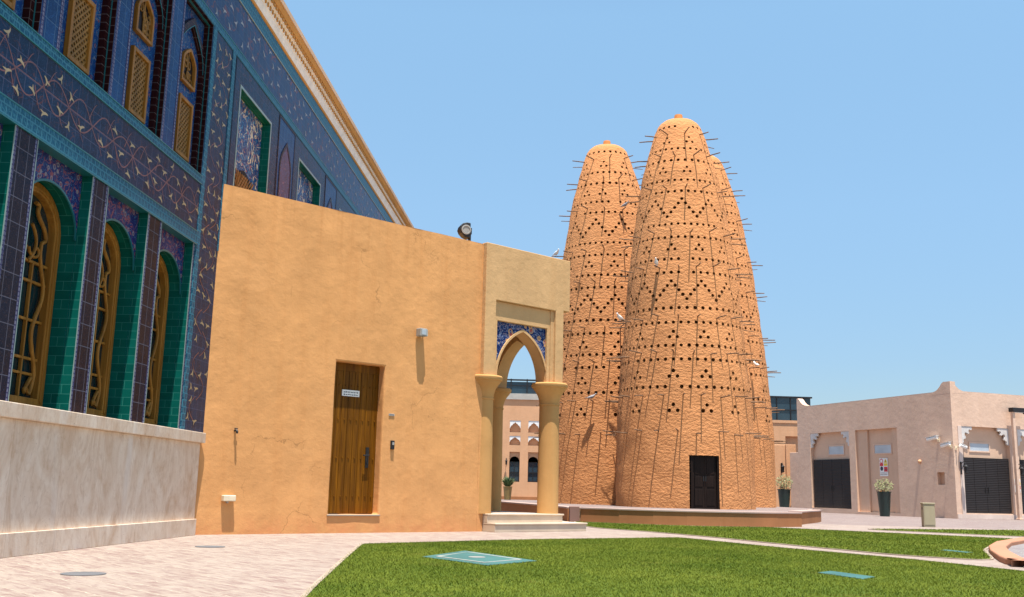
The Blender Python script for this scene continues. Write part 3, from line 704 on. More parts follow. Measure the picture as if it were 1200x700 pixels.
def upper_window(a, c):
    cu = (a + c) / 2; hw = 0.27
    def rect(x0, x1, z0, z1): return [(x0, z0), (x1, z0), (x1, z1), (x0, z1)]
    f = MB()
    z0, z1 = 5.57, 6.48
    for x0, x1, zz0, zz1 in ((cu - hw, cu - hw + .055, z0, z1), (cu + hw - .055, cu + hw, z0, z1), (cu - hw + .055, cu + hw - .055, z0, z0 + .055), (cu - hw + .055, cu + hw - .055, z1 - .055, z1)):
        f.box(x0, x1, 0.09, 0.149, zz0, zz1)
    fo = f.build('screen_window', 'goldwood', mosque, bevel=0.005)
    l = MB(); lattice_bars(l, cu - hw + .05, cu + hw - .05, z0 + .05, z1 - .05, 0.118, 0.132, 0.088, 0.026); l.build('lattice', 'latwood', fo)
    d = MB(); d.box(cu - hw + .04, cu + hw - .04, 0.138, 0.148, z0 + .04, z1 - .04); d.build('backing', 'darkwood', fo)
    f = MB(); zb, zs, rise = 6.70, 7.02, 0.28
    out = [(cu - hw, zb)] + persian(cu - hw, cu + hw, zs, zs + rise) + [(cu + hw, zb)]
    inn = [(cu - hw + .05, zb + .05)] + persian(cu - hw + .05, cu + hw - .05, zs, zs + rise - .055) + [(cu + hw - .05, zb + .05)]
    f.prism_y(band(out, inn), 0.09, 0.149); f.box(cu - hw + .003, cu + hw - .003, 0.092, 0.149, zb + .002, zb + .05)
    fo = f.build('arched_screen', 'goldwood', mosque, bevel=0.005)
    l = MB(); rng = random.Random(int(cu * 100))
    for k in range(9):
        x = cu + rng.uniform(-hw + .08, hw - .08); z = zb + .08 + (k % 5) * 0.085
        l.tube([(x + 0.075 * (1 - t / 5) * cos(t * 1.4 + k), 0.128, z + 0.06 * sin(t * 1.4 + k)) for t in np.linspace(0, 4.4, 12)], 0.012, 6)
    l.tube([(cu, 0.128, zb + .04), (cu, 0.128, zs + rise - .06)], 0.012, 6)
    l.build('lattice', 'latwood', fo)
    d = MB(); d.prism_y(inn, 0.14, 0.148); d.build('backing', 'darkwood', fo)
for a, c in UPP: upper_window(a, c)
# right-hand niches
NI = [(3.90, 5.68), (7.79, 9.62), (11.66, 13.45), (15.5, 17.3), (19.4, 21.2)]
b = MB(); b.plate(3.5, UR, 5.5, 7.96, [(a, c, 5.5, 7.52) for a, c in NI], 0.0, 0.16, 0, 1, 2)
for a, c in NI:
    b.box(a - .05, a - .004, -0.006, 0.05, 5.5, 7.52, 3); b.box(c + .004, c + .05, -0.006, 0.05, 5.5, 7.52, 3); b.box(a - .05, c + .05, -0.006, 0.05, 7.521, 7.566, 3)
b.build('niche_wall', ['star', 'green', 'floral_gold', 'paleline'], mosque)
for a, c in NI:
    cu = (a + c) / 2; f = MB()
    out = [(cu - .52, 5.5)] + arch_pts(cu - .52, cu + .52, 5.75, .55, 8) + [(cu + .52, 5.5)]
    f.prism_y(out, 0.135, 0.158)
    fo = f.build('niche_screen', 'darkwood', mosque)
    l = MB(); cl = lambda x, z: z < 5.8 + (0.5 - abs(x - cu)) * 0.9
    lattice_bars(l, cu - .5, cu + .5, 5.5, 6.2, 0.115, 0.134, 0.11, 0.03, cl); l.build('lattice', 'latwood', fo)
MIDS = [(6.21, 7.38), (10.08, 11.24), (13.95, 15.1), (17.8, 18.95), (21.7, 22.8)]
for a, c in MIDS:
    b = MB()
    for o_, w_, mi in ((0.0, 0.05, 1),):
        b.box(a, a + .04, -0.012, 0.05, 5.4, 7.93, 1); b.box(c - .04, c, -0.012, 0.05, 5.4, 7.93, 1); b.box(a, c, -0.013, 0.05, 7.89, 7.93, 1)
    b.box(a + .04, c - .04, -0.005, 0.05, 5.4, 7.89, 3)
    o = [(a + .17, 5.4)] + persian(a + .17, c - .17, 6.9, 7.55) + [(c - .17, 5.4)]; i_ = [(a + .23, 5.4)] + persian(a + .23, c - .23, 6.88, 7.46) + [(c - .23, 5.4)]
    b.prism_y(band(o, i_), -0.016, 0.05, 1)
    b.prism_y(i_, -0.008, 0.03, 2)
    b.build('blind_arch', ['bluetile', 'brown', 'floral_mauve', 'bluetile'], mosque)
# cornice: profile (outward, z) swept along the facade
b = MB()
def run(poly, mi, u0=UL, u1=UR): 
    n = len(poly); b.add([(u0, -o, z) for o, z in poly] + [(u1, -o, z) for o, z in poly], [tuple(range(n)), tuple(range(2 * n - 1, n - 1, -1))] + [(i, (i + 1) % n, (i + 1) % n + n, i + n) for i in range(n)], mi)
run([(-.4, 9.212), (0.03, 9.212), (0.045, 9.25), (-.4, 9.25)], 1)
run([(-.4, 9.252), (0.035, 9.252), (0.08, 9.40), (0.10, 9.42), (0.10, 9.50), (0.16, 9.52), (0.16, 9.58), (-.4, 9.58)], 0)
run([(-.4, 9.582), (0.20, 9.582), (0.23, 9.66), (0.23, 9.69), (-.4, 9.69)], 1)
run([(-.4, 9.692), (0.25, 9.692), (0.25, 9.79), (-.4, 9.80)], 2)
u = -6.0
while u < 22:
    b.box(u, u + .045, -0.125, -0.09, 9.425, 9.495, 1); b.box(u, u + .085, -0.19, -0.15, 9.522, 9.578, 1)
    u += 0.15
b.build('cornice', ['cornwhite', 'cornochre', 'cornstone'], mosque)
b = MB(); b.box(UL, UR, 0.4, 8.9, 9.3, 9.68); b.build('roof', 'cornstone', mosque)

# ------------------------------------------------------------------ ochre annex with its porch
annex = thing('ochre_annex', 'plain ochre plastered wing with a wooden door and an arched corner porch', 'building', (-0.449, 19.87, 0), R_(41.6))
ZT = 5.635
def uF(v): return -5.97 + 0.994 * v        # where the wing meets the mosque
b = MB()
b.plate(uF(0), -0.17, 0, ZT, [(-3.46, -2.44, 0.315, 2.945)], 0.0, 0.19, 0)
b.quad((uF(0), 0, ZT), (-0.17, 0, ZT), (-0.17, 2.1, ZT), (uF(2.1), 2.1, ZT)); b.quad((uF(2.1), 2.1, 0), (-0.17, 2.1, 0), (-0.17, 2.1, ZT), (uF(2.1), 2.1, ZT))
b.quad((uF(0), 0, 0), (uF(0), 0, ZT), (uF(2.1), 2.1, ZT), (uF(2.1), 2.1, 0)); b.quad((-0.17, 0, 0), (-0.17, 2.1, 0), (-0.17, 2.1, ZT), (-0.17, 0, ZT))
wo_ = b.build('wall', 'ochre', annex, bevel=0.03, weld=True)
sb = wo_.modifiers.new('fine', 'SUBSURF'); sb.subdivision_type = 'SIMPLE'; sb.levels = sb.render_levels = 5
tx = bpy.data.textures.new('plaster_wave', 'CLOUDS'); tx.noise_scale = 0.55; tx.noise_depth = 3
dm = wo_.modifiers.new('trowel', 'DISPLACE'); dm.texture = tx; dm.strength = 0.013; dm.mid_level = 0.5; dm.texture_coords = 'LOCAL'
b = MB(); b.box(-0.168, -0.02, 0.001, 2.09, 0.0, 3.0); b.build('corner_pier', 'ochre', annex)
# door
b = MB()
nb = 8; x0, x1 = -3.46, -2.44; bw = (x1 - x0) / nb
for k in range(nb): b.box(x0 + k * bw + .004, x0 + (k + 1) * bw - .004, 0.165 + random.uniform(0, .004), 0.20, 0.325, 2.80)
b.box(x0, x1, 0.16, 0.2, 2.80, 2.945); b.box(x0, x1, 0.186, 0.20, 0.32, 2.81)
for z in (0.62, 1.28, 1.95, 2.55):
    for k in range(nb): b.lathe(0, 0, [(0.0001, 0)], 3) if False else b.box(x0 + (k + .5) * bw - .012, x0 + (k + .5) * bw + .012, 0.152, 0.17, z - .012, z + .012)
door = b.build('door', 'doorwood', annex, bevel=0.003)
b = MB(); b.box(-2.66, -2.60, 0.145, 0.165, 1.12, 1.48); b.tube([(-2.63, 0.15, 1.34), (-2.63, 0.09, 1.34), (-2.75, 0.09, 1.335)], 0.012, 8); b.box(-2.645, -2.615, 0.13, 0.146, 1.18, 1.22)
b.build('handle', 'black', door)
b = MB(); b.box(-3.22, -2.86, 0.148, 0.163, 2.36, 2.47, 0)
rng = random.Random(2)
for z in (2.432, 2.388):
    x = -3.19
    while x < -2.9:
        w = rng.uniform(.012, .035); b.box(x, min(x + w, -2.885), 0.1465, 0.15, z - rng.uniform(.004, .012), z + rng.uniform(.004, .012), 1); x += w + rng.uniform(.006, .016)
b.build('door_sign', ['white', 'signblue'], door)
b = MB(); b.box(-3.49, -2.41, -0.025, 0.19, 0.285, 0.314); b.build('door_sill', 'kerb', annex, bevel=0.006)
# portal
b = MB()
b.prism_y([(-.185, 3.0), (.10, 3.0), (.10, 4.52), (1.76, 4.52), (1.76, 3.0), (1.99, 3.0), (1.99, 4.55), (2.17, 4.55), (2.17, 5.66), (-.185, 5.66)], -0.10, 0.06)
b.prism_y([(.102, 3.0), (.20, 3.0), (.20, 4.125), (1.58, 4.125), (1.58, 3.0), (1.758, 3.0), (1.758, 4.518), (.102, 4.518)], -0.035, 0.06)
b.box(-.183, 2.168, 0.055, 2.11, 4.56, 5.655)
b.box(-.183, -.02, 0.05, 2.11, 3.0, 4.558)
b.box(1.60, 1.988, 0.055, 0.30, 3.0, 3.06)
b.build('portal', 'ochre_pale', annex, bevel=0.012)
AC = arch_pts(.243, 1.605, 3.0, 0.98, 16)
b = MB(); b.prism_y(arch_poly(-.10, 1.96, 3.0, 4.57, AC, 3.0), 0.02, 0.32, 0, 1)
b.prism_y(band(arch_pts(.205, 1.643, 3.0, 1.035, 16), arch_pts(.243, 1.605, 3.0, 0.98, 16)), -0.006, 0.04, 1)
b.build('front_arch', ['floral_arch', 'ochre_pale'], annex)
b = MB(xf=lambda x, y, z: (1.96 - y, x, z))
b.prism_y(arch_poly(-.05, 2.10, 3.0, 4.57, [(x + 0.07, z) for x, z in AC], 3.0), -0.028, 0.30, 0)
b.build('side_arch', 'ochre_pale', annex)
b = MB(); b.prism_y(arch_poly(-.05, 1.95, 3.0, 4.57, AC, 3.0), 1.75, 2.08, 0); b.build('back_arch', 'ochre_pale', annex)
for cx, cy in ((.03, .15), (1.80, .10), (1.80, 1.87), (.03, 1.87)):
    b = MB(); b.lathe(cx, cy, [(.218, .335), (.216, 1.2), (.205, 2.50), (.205, 2.535), (.220, 2.54), (.220, 2.565), (.208, 2.57), (.215, 2.64), (.245, 2.74), (.30, 2.83), (.342, 2.875), (.346, 2.895), (.372, 2.91), (.382, 2.94), (.382, 2.975), (.36, 2.999)], 40)
    b.build('column', 'column', annex, smooth=35)
b = MB(); b.box(-.012, 2.47, -0.36, 2.5, 0.0, 0.135); b.box(-.014, 2.49, -0.38, 2.52, 0.135, 0.168); b.build('lower_step', 'step', annex, bevel=0.008)
b = MB(); b.box(-.014, 2.01, -0.13, 2.25, 0.168, 0.305); b.box(-.016, 2.035, -0.15, 2.28, 0.305, 0.337); b.build('upper_step', 'step', annex, bevel=0.008)

# fittings on the annex
def on_annex(u, v, z): return annex.matrix_world_loc @ Vector((u, v, z)) if False else Vector((-0.449 + u * cos(R_(41.6)) - v * sin(R_(41.6)), 19.87 + u * sin(R_(41.6)) + v * cos(R_(41.6)), z))
t = thing('floodlight', 'black rounded floodlight on a short pole on top of the ochre wall', 'floodlight', on_annex(-.40, .25, ZT), R_(20))
b = MB(); b.tube([(0.03, 0, -0.01), (0.03, 0, 0.24)], 0.03, 10); b.box(-.01, .07, -.05, .05, -.01, .012); b.build('pole', 'black', t)
b = MB()
prof = [(-.02, .16), (-.02, .155), (.10, .15), (.20, .10), (.24, .02), (.245, 0)]
out = [(-.17 + .0, .22)] + []
hp = [(.02, .42), (-.06, .425), (-.14, .40), (-.19, .34), (-.21, .27), (-.18, .20), (-.12, .14), (-.05, .11), (.02, .11)]
b.prism_y(hp, -.10, .10); b.build('housing', 'black', t, bevel=0.015)
b = MB(xf=lambda x, y, z: (x - .075, -.102 - z, y + .27)); b.lathe(0, 0, [(.10, -.01), (.10, .012), (.075, .014), (.07, .004), (0.001, .003)], 24); b.build('lens_ring', 'grey', t, smooth=30)
b = MB(); b.box(.02, .06, -.05, .05, .20, .33); b.build('bracket', 'black', t)
t = thing('wall_lamp', 'cream box wall light low on the ochre wall by the stone base', 'wall lamp', on_annex(-5.33, 0, 0.56), R_(41.6))
b = MB(); b.box(-.105, .105, -.10, -.004, -.045, .05); b.build('body', 'cream', t, bevel=0.012)
b = MB(); b.box(-.06, .06, -.02, 0.0, -.03, .03); b.box(-.03, .0, -.06, -.02, -.075, -.044); b.build('mount', 'grey', t)
t = thing('wall_lamp', 'grey box light mounted high on the ochre wall right of the door', 'wall lamp', on_annex(-1.70, 0, 3.64), R_(41.6))
b = MB(); b.box(-.10, .06, -.17, -.03, -.075, .075); b.build('body', 'grey', t, bevel=0.012)
b = MB(); b.box(-.07, .03, -.182, -.168, -.05, .05); b.build('lens', 'pane', t, bevel=0.004)
b = MB(); b.box(-.05, .03, -.035, 0, -.05, .05); b.box(.058, .085, -.15, -.01, -.06, .06); b.build('mount', 'concrete', t)
t = thing('intercom', 'small black intercom box on the ochre wall beside the wooden door', 'intercom', on_annex(-2.215, 0, 1.54), R_(41.6))
b = MB(); b.box(-.035, .035, -.045, 0, -.08, .08); b.build('case', 'black', t, bevel=0.008)
b = MB(); b.box(-.02, .02, -.05, -.044, .0, .05); b.build('speaker_grille', 'grey', t)
b = MB(); b.box(-2.31, -2.19, -0.012, 0, 2.06, 2.10, 0); 
for k in range(4): b.box(-2.30 + k * .027, -2.285 + k * .027, -0.014, -.01, 2.07, 2.09, 1)
o = b.build('name_plate', ['concrete', 'signblue']); o.location = annex.location; o.rotation_euler = annex.rotation_euler
tag(o, 'tiny grey number plate on the ochre wall above the intercom', 'plate')
t = thing('hose_tap', 'small dark tap sticking out of the ochre wall above the cream lamp', 'tap', on_annex(-5.285, 0, 1.63), R_(41.6))
b = MB(); b.tube([(0, 0, 0), (0, -.07, 0), (0, -.085, -.02), (0, -.085, -.05)], .018, 8); b.build('spout', 'black', t)
b = MB(); b.tube([(-.03, -.045, .03), (.03, -.045, .03)], .008, 6); b.tube([(0, -.045, 0), (0, -.045, .03)], .008, 6); b.build('tap_handle', 'black', t)

# ------------------------------------------------------------------ pigeon towers
TZ = [0.0, .35, 2.5, 4.8, 6.7, 8.16, 9.5, 11.0, 11.73, 12.85, 13.4, 13.75, 13.90, 13.98, 14.02]
TR = [2.31, 2.31, 2.30, 2.19, 2.01, 1.87, 1.71, 1.46, 1.34, 1.04, .88, .74, .58, .36, .02]
def trad(z): return float(np.interp(z, TZ, TR))
# (z, kind) rows of the reference tower
ROWS = [(13.51, 'row'), (12.60, 'row'), (12.14, 'row'), (11.37, 'row'), (10.95, 'row'), (9.74, 'row'), (9.27, 'row'), (8.50, 'row'), (8.03, 'row'), (6.81, 'row'), (6.32, 'row'), (5.55, 'row'), (5.09, 'row'), (4.19, 'row'),
        (13.05, 't0', 8), (12.87, 't1', 8), (11.86, 't0', 11), (11.69, 't1', 11), (9.01, 't0', 12), (8.84, 't1', 12), (6.01, 't0', 12), (5.83, 't1', 12), (4.71, 't0', 12), (4.53, 't1', 12), (3.61, 't0', 12), (3.42, 't1', 12),
        (10.66, 'z', 0), (10.50, 'z', 1), (10.34, 'z', 2), (10.18, 'z', 3), (10.02, 'z', 4), (7.73, 'z', 0), (7.575, 'z', 1), (7.42, 'z', 2), (7.265, 'z', 3), (7.11, 'z', 4)]
RODZ = [(13.23, 10), (12.34, 12), (11.1, 14), (9.47, 16), (8.23, 18), (6.51, 20), (5.31, 22), (3.91, 22), (2.74, 22)]
SECT = [(0.0, 6.6, 104), (6.6, 9.95, 96), (9.95, 12.0, 80), (12.0, 13.2, 64), (13.2, 14.02, 48)]
def tower(name, label, loc, S, H, rot, lean, door=None, seed=1, base=0.0):
    rng = random.Random(seed)
    root = thing(name, label, 'pigeon tower', loc, 0, 'clay pigeon towers')
    V, F, MI = [], [], []
    face_cam = math.atan2(-loc[1], -loc[0])
    def P(a, z, inset=0.0):
        r = trad(z) * S - inset; zz = z * H
        nz = mnoise.noise(Vector((cos(a) * 3 * r + seed * 9, sin(a) * 3 * r, zz * 2.4))) * 0.022 + mnoise.noise(Vector((cos(a) * r * 1.1 + seed, sin(a) * r * 1.1, zz * 0.7))) * 0.03
        if inset == 0.0 and z < 13.6: r += nz
        k = (z / 14.17) ** 2
        return (r * cos(a) + lean[0] * k, r * sin(a) + lean[1] * k, zz)
    for z0, z1, N in SECT:
        rows = sorted([r for r in ROWS if z0 <= r[0] < z1])
        hr = 0.076
        cuts = []; z = z0
        for r in rows:
            a, c = r[0] - hr, r[0] + hr
            a = max(a, z)
            if a - z > 0.02:
                n = max(1, int((a - z) / 0.16)); cuts += [(z + (a - z) * k / n, z + (a - z) * (k + 1) / n, None) for k in range(n)]
            else: a = z
            cuts.append((a, c, r)); z = c
        if z1 - z > 0.005:
            n = max(1, int((z1 - z) / 0.1)); cuts += [(z + (z1 - z) * k / n, z + (z1 - z) * (k + 1) / n, None) for k in range(n)]
        da = 2 * pi / N
        zl = [c[0] for c in cuts] + [cuts[-1][1]]
        ids = []
        for zz in zl:
            o = len(V); V += [P(rot + k * da, zz) for k in range(N)]; ids.append([o + k for k in range(N)])
        for ci, (za, zb, r) in enumerate(cuts):
            holes = set()
            if r:
                if r[1] == 'row': holes = {k for k in range(0, N, 2) if rng.random() > 0.035}
                elif r[1] == 't0': holes = {2 * round(k * N / r[2] / 2) for k in range(r[2])}
                elif r[1] == 't1':
                    for k in range(r[2]):
                        c_ = 2 * round(k * N / r[2] / 2); holes |= {(c_ - 1) % N, (c_ + 1) % N}
                else:
                    per = 8; q = r[2]
                    for k in range(N // per):
                        c_ = k * per
                        if q == 0: holes |= {c_}
                        elif q in (1, 2): holes |= {(c_ - q) % N, (c_ + q) % N}
                        elif q == 3: holes |= {(c_ - 3) % N, (c_ + 3) % N}
                        else: holes |= {(c_ + 4) % N}
            for k in range(N):
                a0 = rot + (k) * da; a1 = a0 + da; k2 = (k + 1) % N
                am = (a0 + a1) / 2
                if door and abs((am - door[0] + pi) % (2 * pi) - pi) < door[1] and door[2] * 0.999 <= za / 1 and zb <= door[3] + 1e-4: continue
                q = (ids[ci][k], ids[ci][k2], ids[ci + 1][k2], ids[ci + 1][k])
                if k not in holes: F.append(q); MI.append(0); continue
                # a real round hole: rim in the wall, a tube inwards, a dark end
                zc = (za + zb) / 2; rr = trad(zc) * S; hw = rr * da / 2; hh = (zb - za) * H / 2
                rad = min(hw, hh) * 0.97 * rng.uniform(.9, 1.0); n8 = 12; dep = 0.22
                o = len(V)
                for ins in (0.0, dep):
                    for t in range(n8):
                        th = 2 * pi * t / n8 - pi * 0.75
                        aa = am + rad * cos(th) / rr; zz = zc + rad * sin(th) / H
                        p = P(aa, zz, 0.0) if ins == 0 else P(aa, zz, dep)
                        V.append(p)
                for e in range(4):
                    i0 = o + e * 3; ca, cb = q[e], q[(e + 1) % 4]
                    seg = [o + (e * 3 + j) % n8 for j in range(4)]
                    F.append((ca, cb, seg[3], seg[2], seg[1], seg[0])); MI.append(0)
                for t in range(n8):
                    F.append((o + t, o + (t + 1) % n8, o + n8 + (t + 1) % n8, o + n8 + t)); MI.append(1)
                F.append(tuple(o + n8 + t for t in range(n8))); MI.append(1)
    mb = MB(); mb.v = V; mb.f = F; mb.m = MI
    mb.build('body', ['mud', 'hole'], root, smooth=60, recalc=False)
    # finial
    b = MB(); zt = 14.0 * H; b.lathe(lean[0], lean[1], [(.16, zt - .06), (.15, zt + .17), (.135, zt + .22), (.05, zt + .25)], 16); b.build('finial', 'terracotta', root, smooth=40)
    rods = []
    back = MB()
    for z, n in RODZ:
        off = rng.uniform(0, 2 * pi / n)
        for k in range(n):
            a = off + 2 * pi * (k + rng.uniform(-.10, .10)) / n
            rel = abs((a - face_cam + pi) % (2 * pi) - pi)
            zz = (z + rng.uniform(-.05, .05)); L = 0.50 * rng.uniform(.8, 1.15); r = trad(zz) * S
            kx = (zz / 14.17) ** 2
            p0 = (( r - .08) * cos(a) + lean[0] * kx, (r - .08) * sin(a) + lean[1] * kx, zz * H)
            dz = rng.uniform(-.05, .05); da_ = rng.uniform(-.10, .10)
            p1 = ((r - .08) * cos(a) + lean[0] * kx + (L + .08) * cos(a + da_), (r - .08) * sin(a) + lean[1] * kx + (L + .08) * sin(a + da_), zz * H + dz)
            pm = tuple((x + y) / 2 + rng.uniform(-.012, .012) for x, y in zip(p0, p1))
            if rel < R_(104): rods.append((rel, p0, pm, p1, a, z))
            else: back.tube([p0, pm, p1], [.017, .015, .012], 6)
    rods.sort(key=lambda q: q[0])
    for q in rods[100:]: back.tube(list(q[1:4]), [.017, .015, .012], 6)
    for q in rods[:100]:
        b = MB(); b.tube(list(q[1:4]), [.023, .021, .018], 7); b.build('perch_rod', 'stick', root, smooth=50)
    tag(back.build('perch_rods', 'stick', root), kind='stuff')
    return root, rods
PLAT = 0.35
TM, rodsM = tower('pigeon_tower', 'tallest foremost clay pigeon tower with the dark door at its foot', (5.98, 34.6, 0), 1.0, 1.0, 0.13, (-0.13, 0), seed=1,
                  door=(math.atan2(-34.6, -5.98) + 0.285, 0.197, 0.30, 2.16))
TL, rodsL = tower('pigeon_tower', 'clay pigeon tower standing behind the left side of the foremost one', (3.89, 39.1, 0), 1.06, 1.04, 0.5, (-0.19, 0), seed=2)
TRR, rodsR = tower('pigeon_tower', 'clay pigeon tower half hidden behind the right of the foremost one', (8.35, 41.9, 0), 1.09, 1.085, 0.9, (-0.29, 0), seed=3)
# tower door
ad = math.atan2(-34.6, -5.98) + 0.285
b = MB(); hw = 0.455; ro = 2.30 * cos(0.2)
ctr = Vector((cos(ad), sin(ad), 0)); tg = Vector((-sin(ad), cos(ad), 0))
def dxf(x, y, z): p = ctr * (ro - y) + tg * x; return (p.x, p.y, z)
b = MB(dxf)
b.box(-hw + .06, -.003, .10, .14, .36, 2.09); b.box(.003, hw - .06, .10, .14, .36, 2.09)
for sx in (-1, 1):
    for z0, z1 in ((.45, .95), (1.03, 1.35), (1.43, 2.0)):
        xa, xb = sorted((sx * .07, sx * (hw - .13))); b.box(xa, xb, .088, .10, z0, z1)
dr = b.build('door', 'darkwood', TM, bevel=0.004)
b = MB(dxf)
for x0, x1, z0, z1 in ((-hw - .01, -hw + .06, .34, 2.16), (hw - .06, hw + .01, .34, 2.16), (-hw + .06, hw - .06, 2.09, 2.16)): b.box(x0, x1, .03, .16, z0, z1)
b.box(-hw - .12, hw + .12, .165, .2, .3, 2.3)
b.build('door_frame', 'darkwood', dr)
b = MB(dxf); b.box(.02, .05, .06, .10, 1.2, 1.36); b.box(-.05, -.02, .06, .10, 1.2, 1.36); b.build('handle', 'black', dr)

# pigeons
def pigeon(loc, rz, mat, label, s=1.0):
    t = bpy.data.objects.new('tmp', None)
    sec = [(-.22, .02, .028, .006), (-.15, .025, .034, .012), (-.09, .04, .045, .035), (-.02, .055, .062, .058), (.05, .075, .060, .062), (.10, .10, .045, .050), (.13, .135, .028, .032), (.148, .168, .027, .029), (.17, .178, .022, .022), (.188, .175, .009, .009), (.207, .168, .002, .003)]
    n = 12; vs = []
    for x, z, ry, rz_ in sec:
        for k in range(n):
            a = 2 * pi * k / n; vs.append((x, ry * cos(a), z + .045 + rz_ * sin(a)))
    fs = [(i * n + k, i * n + (k + 1) % n, (i + 1) * n + (k + 1) % n, (i + 1) * n + k) for i in range(len(sec) - 1) for k in range(n)]
    fs += [tuple(range(n)), tuple(range(len(vs) - 1, len(vs) - n - 1, -1))]
    b = MB(); b.add(vs, fs)
    for y in (-.022, .022): b.tube([(.01, y, .06), (.015, y, .0), (.045, y, -.002)], .006, 6)
    o = b.build('pigeon', mat, smooth=60); o.location = loc; o.rotation_euler = (0, 0, rz); o.scale = (s, s, s)
    return tag(o, label, 'pigeon', 'pigeons on the perch rods')
def on_rod(root, rods, zlev, rel):
    fc = math.atan2(-root.location.y, -root.location.x)
    c = min((q for q in rods if abs(q[5] - zlev) < .01), key=lambda q: abs(((q[4] - fc - rel + pi) % (2 * pi)) - pi))
    p = Vector(c[1]).lerp(Vector(c[3]), 0.72); return root.location + p + Vector((0, 0, .016)), c[4]
for root, rods, zl, rel, mat, lab, s, turn in (
    (TM, rodsM, 6.51, -1.05, 'pigeonwhite', 'white pigeon perched on the left side of the foremost tower', 1.05, 0.3),
    (TRR, rodsR, 5.31, 0.62, 'pigeonwhite', 'white pigeon perched low on the right hand tower', 1.15, 1.8),
    (TL, rodsL, 3.91, -0.25, 'pigeongrey', 'grey pigeon perched low on the left tower', 1.0, 1.2),
    (TL, rodsL, 11.1, 0.3, 'pigeongrey', 'grey pigeon perched high on the left tower', 1.0, 0.4),
    (TL, rodsL, 9.47, -1.25, 'pigeonwhite', 'white pigeon at the left edge of the left tower above the porch', 1.1, 1.2),
    (TM, rodsM, 8.23, -0.55, 'pigeonwhite', 'white pigeon perched halfway up the foremost tower', 1.0, 0.2)):
    p, a = on_rod(root, rods, zl, rel); pigeon(p, a + pi / 2 * turn, mat, lab, s)

# platform under the towers and its low walls
ARC = [(2.06, 27.62), (3.0, 26.95), (3.8, 26.62), (4.6, 26.48), (5.4, 26.52), (6.2, 26.75), (7.0, 27.2), (7.82, 27.9)]
b = MB(); b.prism_z([(-.1, 37.4), (1.9, 28.0)] + [(x, y + .25) for x, y in ARC] + [(8.3, 30.3), (9.7, 33.3), (12.2, 41), (11, 46.5), (1.0, 46.5)], -.01, .345)
tag(b.build('platform', 'paving2'), kind='structure')
def low_wall(P, name, label, w=0.34, zt=0.385, close=False):
    t = thing(name, label, 'low wall', (P[0][0], P[0][1], 0), 0, 'low walls around the tower platform'); off = lambda L: [(x - P[0][0], y - P[0][1]) for x, y in L]
    k = edging(off(P), w, -0.01, zt - .05, False)
    n = len(P)
    def ends(P, w, z0, z1, b):
        for i, j in ((0, 1), (n - 1, n - 2)):
            d = (Vector(P[j]) - Vector(P[i])).normalized(); nn = Vector((d.y, -d.x)) * w / 2; q = Vector(P[i])
            b.quad((*(q - nn), z0), (*(q + nn), z0), (*(q + nn), z1), (*(q - nn), z1))
    def fix(P, w, z0, z1):
        b = MB(); pts = [Vector(p) for p in P]; I, O = [], []
        for i in range(n):
            a, c = pts[max(i - 1, 0)], pts[min(i + 1, n - 1)]; d = (c - a).normalized(); nn = Vector((d.y, -d.x)) * w / 2
            I.append(pts[i] - nn); O.append(pts[i] + nn)
        poly = [tuple(p) for p in O] + [tuple(p) for p in reversed(I)]
        b.prism_z(poly, z0, z1); return b
    fix(off(P), w, -.01, zt - .045).build('wall_body', 'wallbrown', t)
    fix(off(P), w + .05, zt - .045, zt).build('coping', 'coping', t, bevel=0.008)
    return t
low_wall(ARC, 'low_wall', 'long curved brown low wall with pale coping in front of the pigeon towers')
low_wall([(-.15, 37.3), (.9, 32.4), (1.72, 28.4), (1.80, 27.75)], 'low_wall', 'brown low wall running back beside the porch, left of the towers')
low_wall([(8.35, 29.9), (9.1, 31.6), (9.85, 33.2), (10.3, 34.4)], 'low_wall', 'short brown low wall at the right end of the tower platform')
b = MB(); b.box(1.67, 1.93, 27.42, 27.76, 0, .40); o = b.build('mauve_block', 'purple', bevel=0.01); tag(o, 'mauve stone end block closing the low wall beside the porch', 'stone block')
b = MB(); b.box(1.935, 2.15, 27.50, 27.9, 0, .372); o = b.build('rubble_block', 'mosaic', bevel=0.006); tag(o, 'rubble stone block between the two low walls before the towers', 'stone block')

# ------------------------------------------------------------------ shop building on the right
shop = thing('shop_building', 'low pink plastered shop block with black slatted doors and curved corner parapet', 'building', (20.01, 45.824, 0), R_(20.17))
XA = lambda x, y, z: (y, x, z)       # A wall: u runs along +Y of the shop frame, depth along +X
ZS = 5.69
def spike(b, u0, sgn, y0, y1, z0=5.6, h=6.12, w=0.9):
    pr = [(0, z0), (0, h), (.10, h + .01), (.22, h - .06), (.36, h - .22), (.52, h - .34), (.72, h - .41), (w, h - .43), (w, z0)]
    b.prism_y([(u0 + sgn * x, z) for x, z in (pr if sgn > 0 else pr)], y0, y1)
RA = [(7.12, 10.34, .235, 4.19), (3.585, 6.64, .12, 4.20), (.62, 1.08, 1.48, 2.04)]
b = MB(XA)
b.plate(0, 11.45, 0, ZS, RA, 0.0, 0.22, 0, 1, 1)
b2 = MB(); RB = [(.50, 3.30, .25, 4.12), (3.82, 6.62, .25, 4.12), (7.15, 9.95, .25, 4.12)]
b2.plate(0, 15, 0, ZS, RB, 0.0, 0.22, 0, 1, 1)
b.v += b2.v; o_ = len(b.v) - len(b2.v); b.f += [tuple(i + o_ for i in f) for f in b2.f]; b.m += b2.m
b.build('wall', ['pink', 'pinkdark'], shop, weld=True)
b = MB(); b.box(0.24, 15, 0.24, 11.44, 0, ZS - .25); b.box(15 - .2, 15, 0.001, 11.4, 0, ZS); b.box(.02, 15, 11.25, 11.45, 0, ZS); b.build('core', 'pinkdark', shop)
